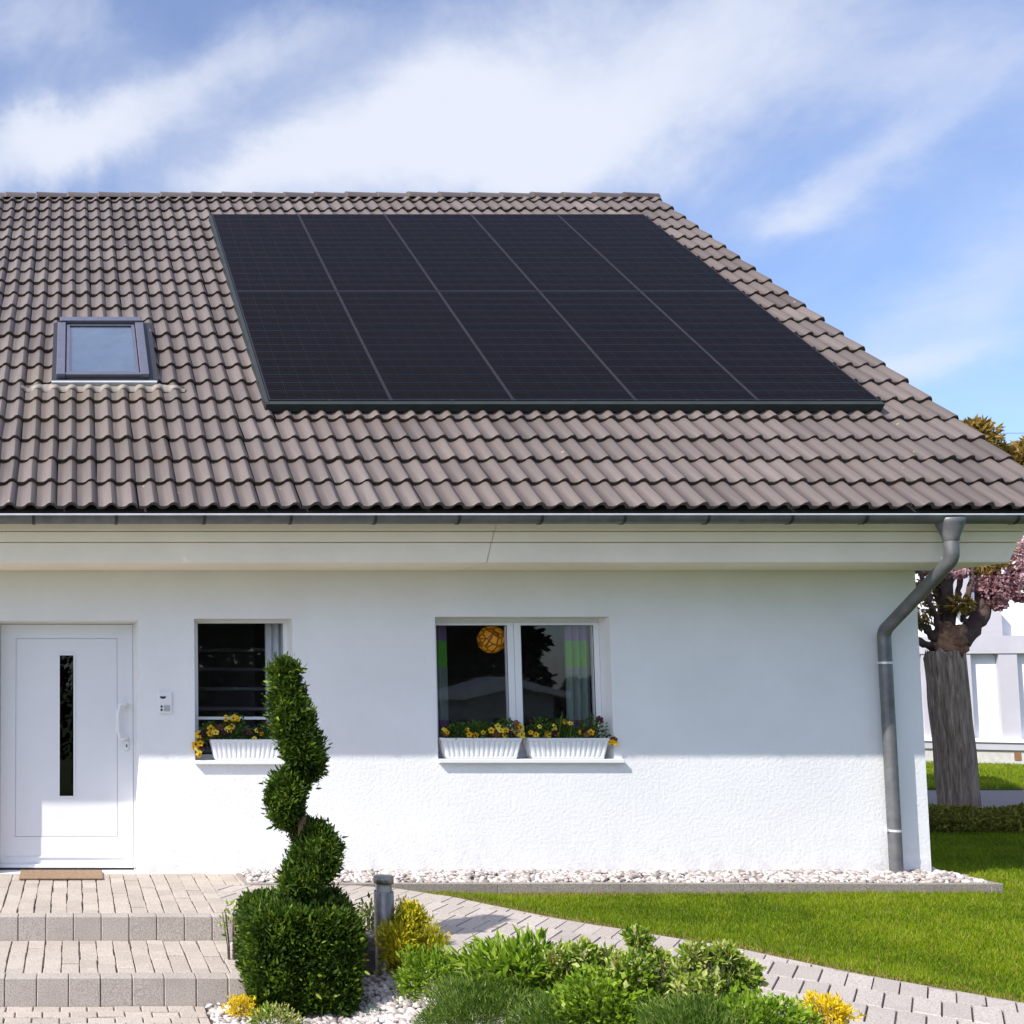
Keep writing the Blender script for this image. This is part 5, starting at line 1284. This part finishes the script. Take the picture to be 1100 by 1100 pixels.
limb([(1050,668,-.1), (1052,640,-.1), (1054,622,0), (1056,600,.1), (1052,560,.2)], .06, .04)
limb([(1012,690,0), (998,680,0), (985,668,0), (960,640,.2), (940,600,.2)], .05, .035)
limb([(1010,700,.1), (995,692,0), (975,682,.1), (950,670,.2)], .05, .035)
limb([(1018,690,.1), (1010,650,.1), (1008,620,.1), (1000,590,.2), (1010,520,.2), (1035,475,.2)], .06, .03)
limb([(1030,640,-.1), (1032,610,-.1), (1029,590,-.1), (1040,540,0), (1048,480,0)], .03, .02)
limb([(1034,668,-.1), (1040,640,-.2), (1046,612,-.2), (1044,585,-.1)], .035, .02)
limb([(1064,638,-.1), (1070,622,-.2), (1068,604,-.2), (1078,585,-.1)], .03, .018)
limb([(1008,672,-.1), (1000,650,-.2), (996,630,-.1), (986,610,0)], .032, .018)
limb([(1060,640,.1), (1085,560,.2), (1105,500,.2), (1120,440,.3)], .05, .03)
def clump(cs, mat, per, size, shape=LEAF, width=.45, seed=0, nm='leaves', droop=-.1):
    P = []; A_ = []
    for (x, y, dy, rx, rz) in cs:
        c = T(x, y, dy); sc = YTr/F
        k = per; d = unit(k); rad = (.25+.75*rng.random(k)**.5)*(1+.3*vnoise(d, 3., seed+x)); P.append(c+d*rad[:, None]*np.array([rx*sc, rx*sc*.9, rz*sc])); A_.append(d+np.array([0,0,droop])+.6*rng.normal(size=(k, 3)))
    P = np.concatenate(P); A_ = np.concatenate(A_); n_ = len(P); s = size*(.6+.7*rng.random(n_))
    mass(nm, M[mat], *shape, P, frames(A_), np.stack([s*width, s, s], 1), np.clip(.5+.28*rng.normal(size=n_)+.15*vnoise(P, 3., seed), 0, 1), cherry)
clump([(1040,478,.1,18,20), (1054,470,.0,16,15), (1066,492,.1,16,16), (1046,500,.0,20,18), (1036,498,.1,14,18), (1056,498,.1,14,16), (1030,512,.2,16,14), (1062,518,.2,14,12), (1048,460,.1,9,7)], 'olive', 420, .10, width=.36, seed=2)
clump([(1078,512,.1,20,12), (1092,494,.1,16,14), (1086,505,.1,22,14), (1100,520,.1,22,22), (1108,500,0,20,22), (1075,520,.3,22,16), (1085,545,.3,30,22), (1120,545,.2,30,30), (1110,482,.1,14,12), (1150,500,.3,30,30)], 'olive', 520, .10, width=.36, seed=3)
clump([(990,655,0,12,16), (996,632,.2,12,12), (1032,648,-.2,10,7), (1060,605,-.2,16,10), (1070,590,-.1,22,12), (1000,600,.3,25,12), (1040,600,.3,25,10), (1020,560,.3,40,40), (1060,560,.3,40,30)], 'olive', 260, .085, width=.34, seed=4)
PET = ([(0,0,0), (-.45,.4,.12), (-.3,.9,0), (0,1,.1), (.3,.9,0), (.45,.4,.12)], [(0,5,4,3,2,1)])
clump([(1082,618,-.2,20,16), (1095,600,-.25,18,22), (1070,632,-.2,16,12), (1058,628,-.15,9,10), (1108,580,-.2,22,25), (1098,635,-.3,14,10), (1080,590,-.1,14,10), (1125,610,-.2,24,24), (990,608,.1,10,7), (1022,616,-.1,13,6), (1072,648,-.2,7,5)], 'pink', 380, .045, PET, .9, 5, 'blossom')
clump([(1150,560,0,40,40), (1000,560,.4,30,30)], 'pink', 300, .07, PET, 1., 6, 'blossom')
# overhead wire far behind
a_, b_ = at(1060, 465.5, 30), at(1300, 464, 30); mb = MB(); mb.tube([tuple(at(700, 462, 30)), tuple(a_), tuple(b_)], .006, 6); w_ = mb.build('overhead_wire', M['dark'], None); tag(w_, 'thin dark overhead wire crossing the sky right of the roof', 'wire')

# ---------------------------------------------------------------- across the street behind the viewpoint (seen only mirrored in the panes)
YM = 2*(YW+RWn)
def mir(px, py, Y): p_ = at(px, py, YM-Y); return np.array([p_[0], Y, p_[2]])
l_, a_, r_2 = mir(494, 749, -14), mir(550, 732, -14), mir(610, 747, -14); zg_ = -2.4
gh_ = empty('garden_house', ((l_[0]+r_2[0])/2, -14, zg_), 'low gabled white house mirrored faintly in the twin window panes', 'house')
mb = MB(); 
for yy in (-14, -20): pass
pr2 = [(l_[0]+.3, zg_), (r_2[0]-.3, zg_), (r_2[0]-.3, r_2[2]), (a_[0], a_[2]-.1), (l_[0]+.3, l_[2])]
vs = [(x_, -14.3, z_) for x_, z_ in pr2]+[(x_, -16.5, z_) for x_, z_ in pr2]; mb.add(vs, [(0,1,2,3,4), (9,8,7,6,5)]+[(k, 5+k, 5+(k+1) % 5, (k+1) % 5) for k in range(5)]); mb.build('wall', M['greyframe'], gh_)
mb = MB()
for p0_, p1_ in ((l_, a_), (a_, r_2)):
    vs = [(p0_[0], -13.7, p0_[2]-.12), (p1_[0], -13.7, p1_[2]-.12), (p1_[0], -13.7, p1_[2]+.12), (p0_[0], -13.7, p0_[2]+.12)]; vs += [(x_, -16.8, z_) for x_, y_, z_ in vs]
    mb.add(vs, [(0,1,2,3), (7,6,5,4), (3,2,6,7), (0,4,5,1), (0,3,7,4), (1,5,6,2)])
mb.build('roof', M['white'], gh_)
def back_tree(px, Y, h, r, label, seed):
    p_ = mir(px, 740, Y); e_ = empty('conifer_tree', (p_[0], Y, -2.5), label, 'tree', 'dark conifers across the street')
    mb = MB(); mb.tube([(p_[0], Y, -2.5), (p_[0], Y, h*.9)], [.3, .05], 8); mb.build('trunk', M['limb'], e_)
    n = 14000; t = rng.random(n)**.8; an = rng.random(n)*2*PI; zz = -1.5+t*(h+1.5); lay_ = .72+.28*np.sin(zz*4.2+seed+an); R_2 = r*(1-t)**.75*lay_*(.25+.75*rng.random(n)**.4)+.15
    P = np.stack([p_[0]+R_2*np.cos(an), Y+R_2*np.sin(an), zz], 1); ax = np.stack([np.cos(an), np.sin(an), -.25+.3*rng.normal(size=n)], 1); s = .36*(.5+rng.random(n))
    mass('crown', M['conifer'], *SPRAY, P, frames(ax), np.stack([s*.6, s, s], 1), None, e_)
for k, (px_, Y_2, h_2, r_3) in enumerate([(85, -22, 15, 2.6), (205, -19, 15, 2.6), (262, -22, 17, 3), (320, -20, 14, 2.4), (400, -22, 16, 2.6), (455, -20, 14, 2.4), (500, -21, 17, 2.4), (540, -23, 15, 1.9), (625, -24, 1.6, 1.9), (672, -24, 2.4, 2.2)]):
    back_tree(px_, Y_2, h_2, r_3, 'dark conifer across the street, mirrored in the '+('door pane' if px_ < 150 else 'small window' if px_ < 350 else 'twin window'), k)
for o in bpy.data.objects:
    if o.name.startswith('conifer_tree') and o.parent is None:
        pass

# render settings
S.render.engine = 'CYCLES'; S.cycles.max_bounces = 6; S.cycles.transparent_max_bounces = 12
S.render.resolution_x = 1024; S.render.resolution_y = 1024
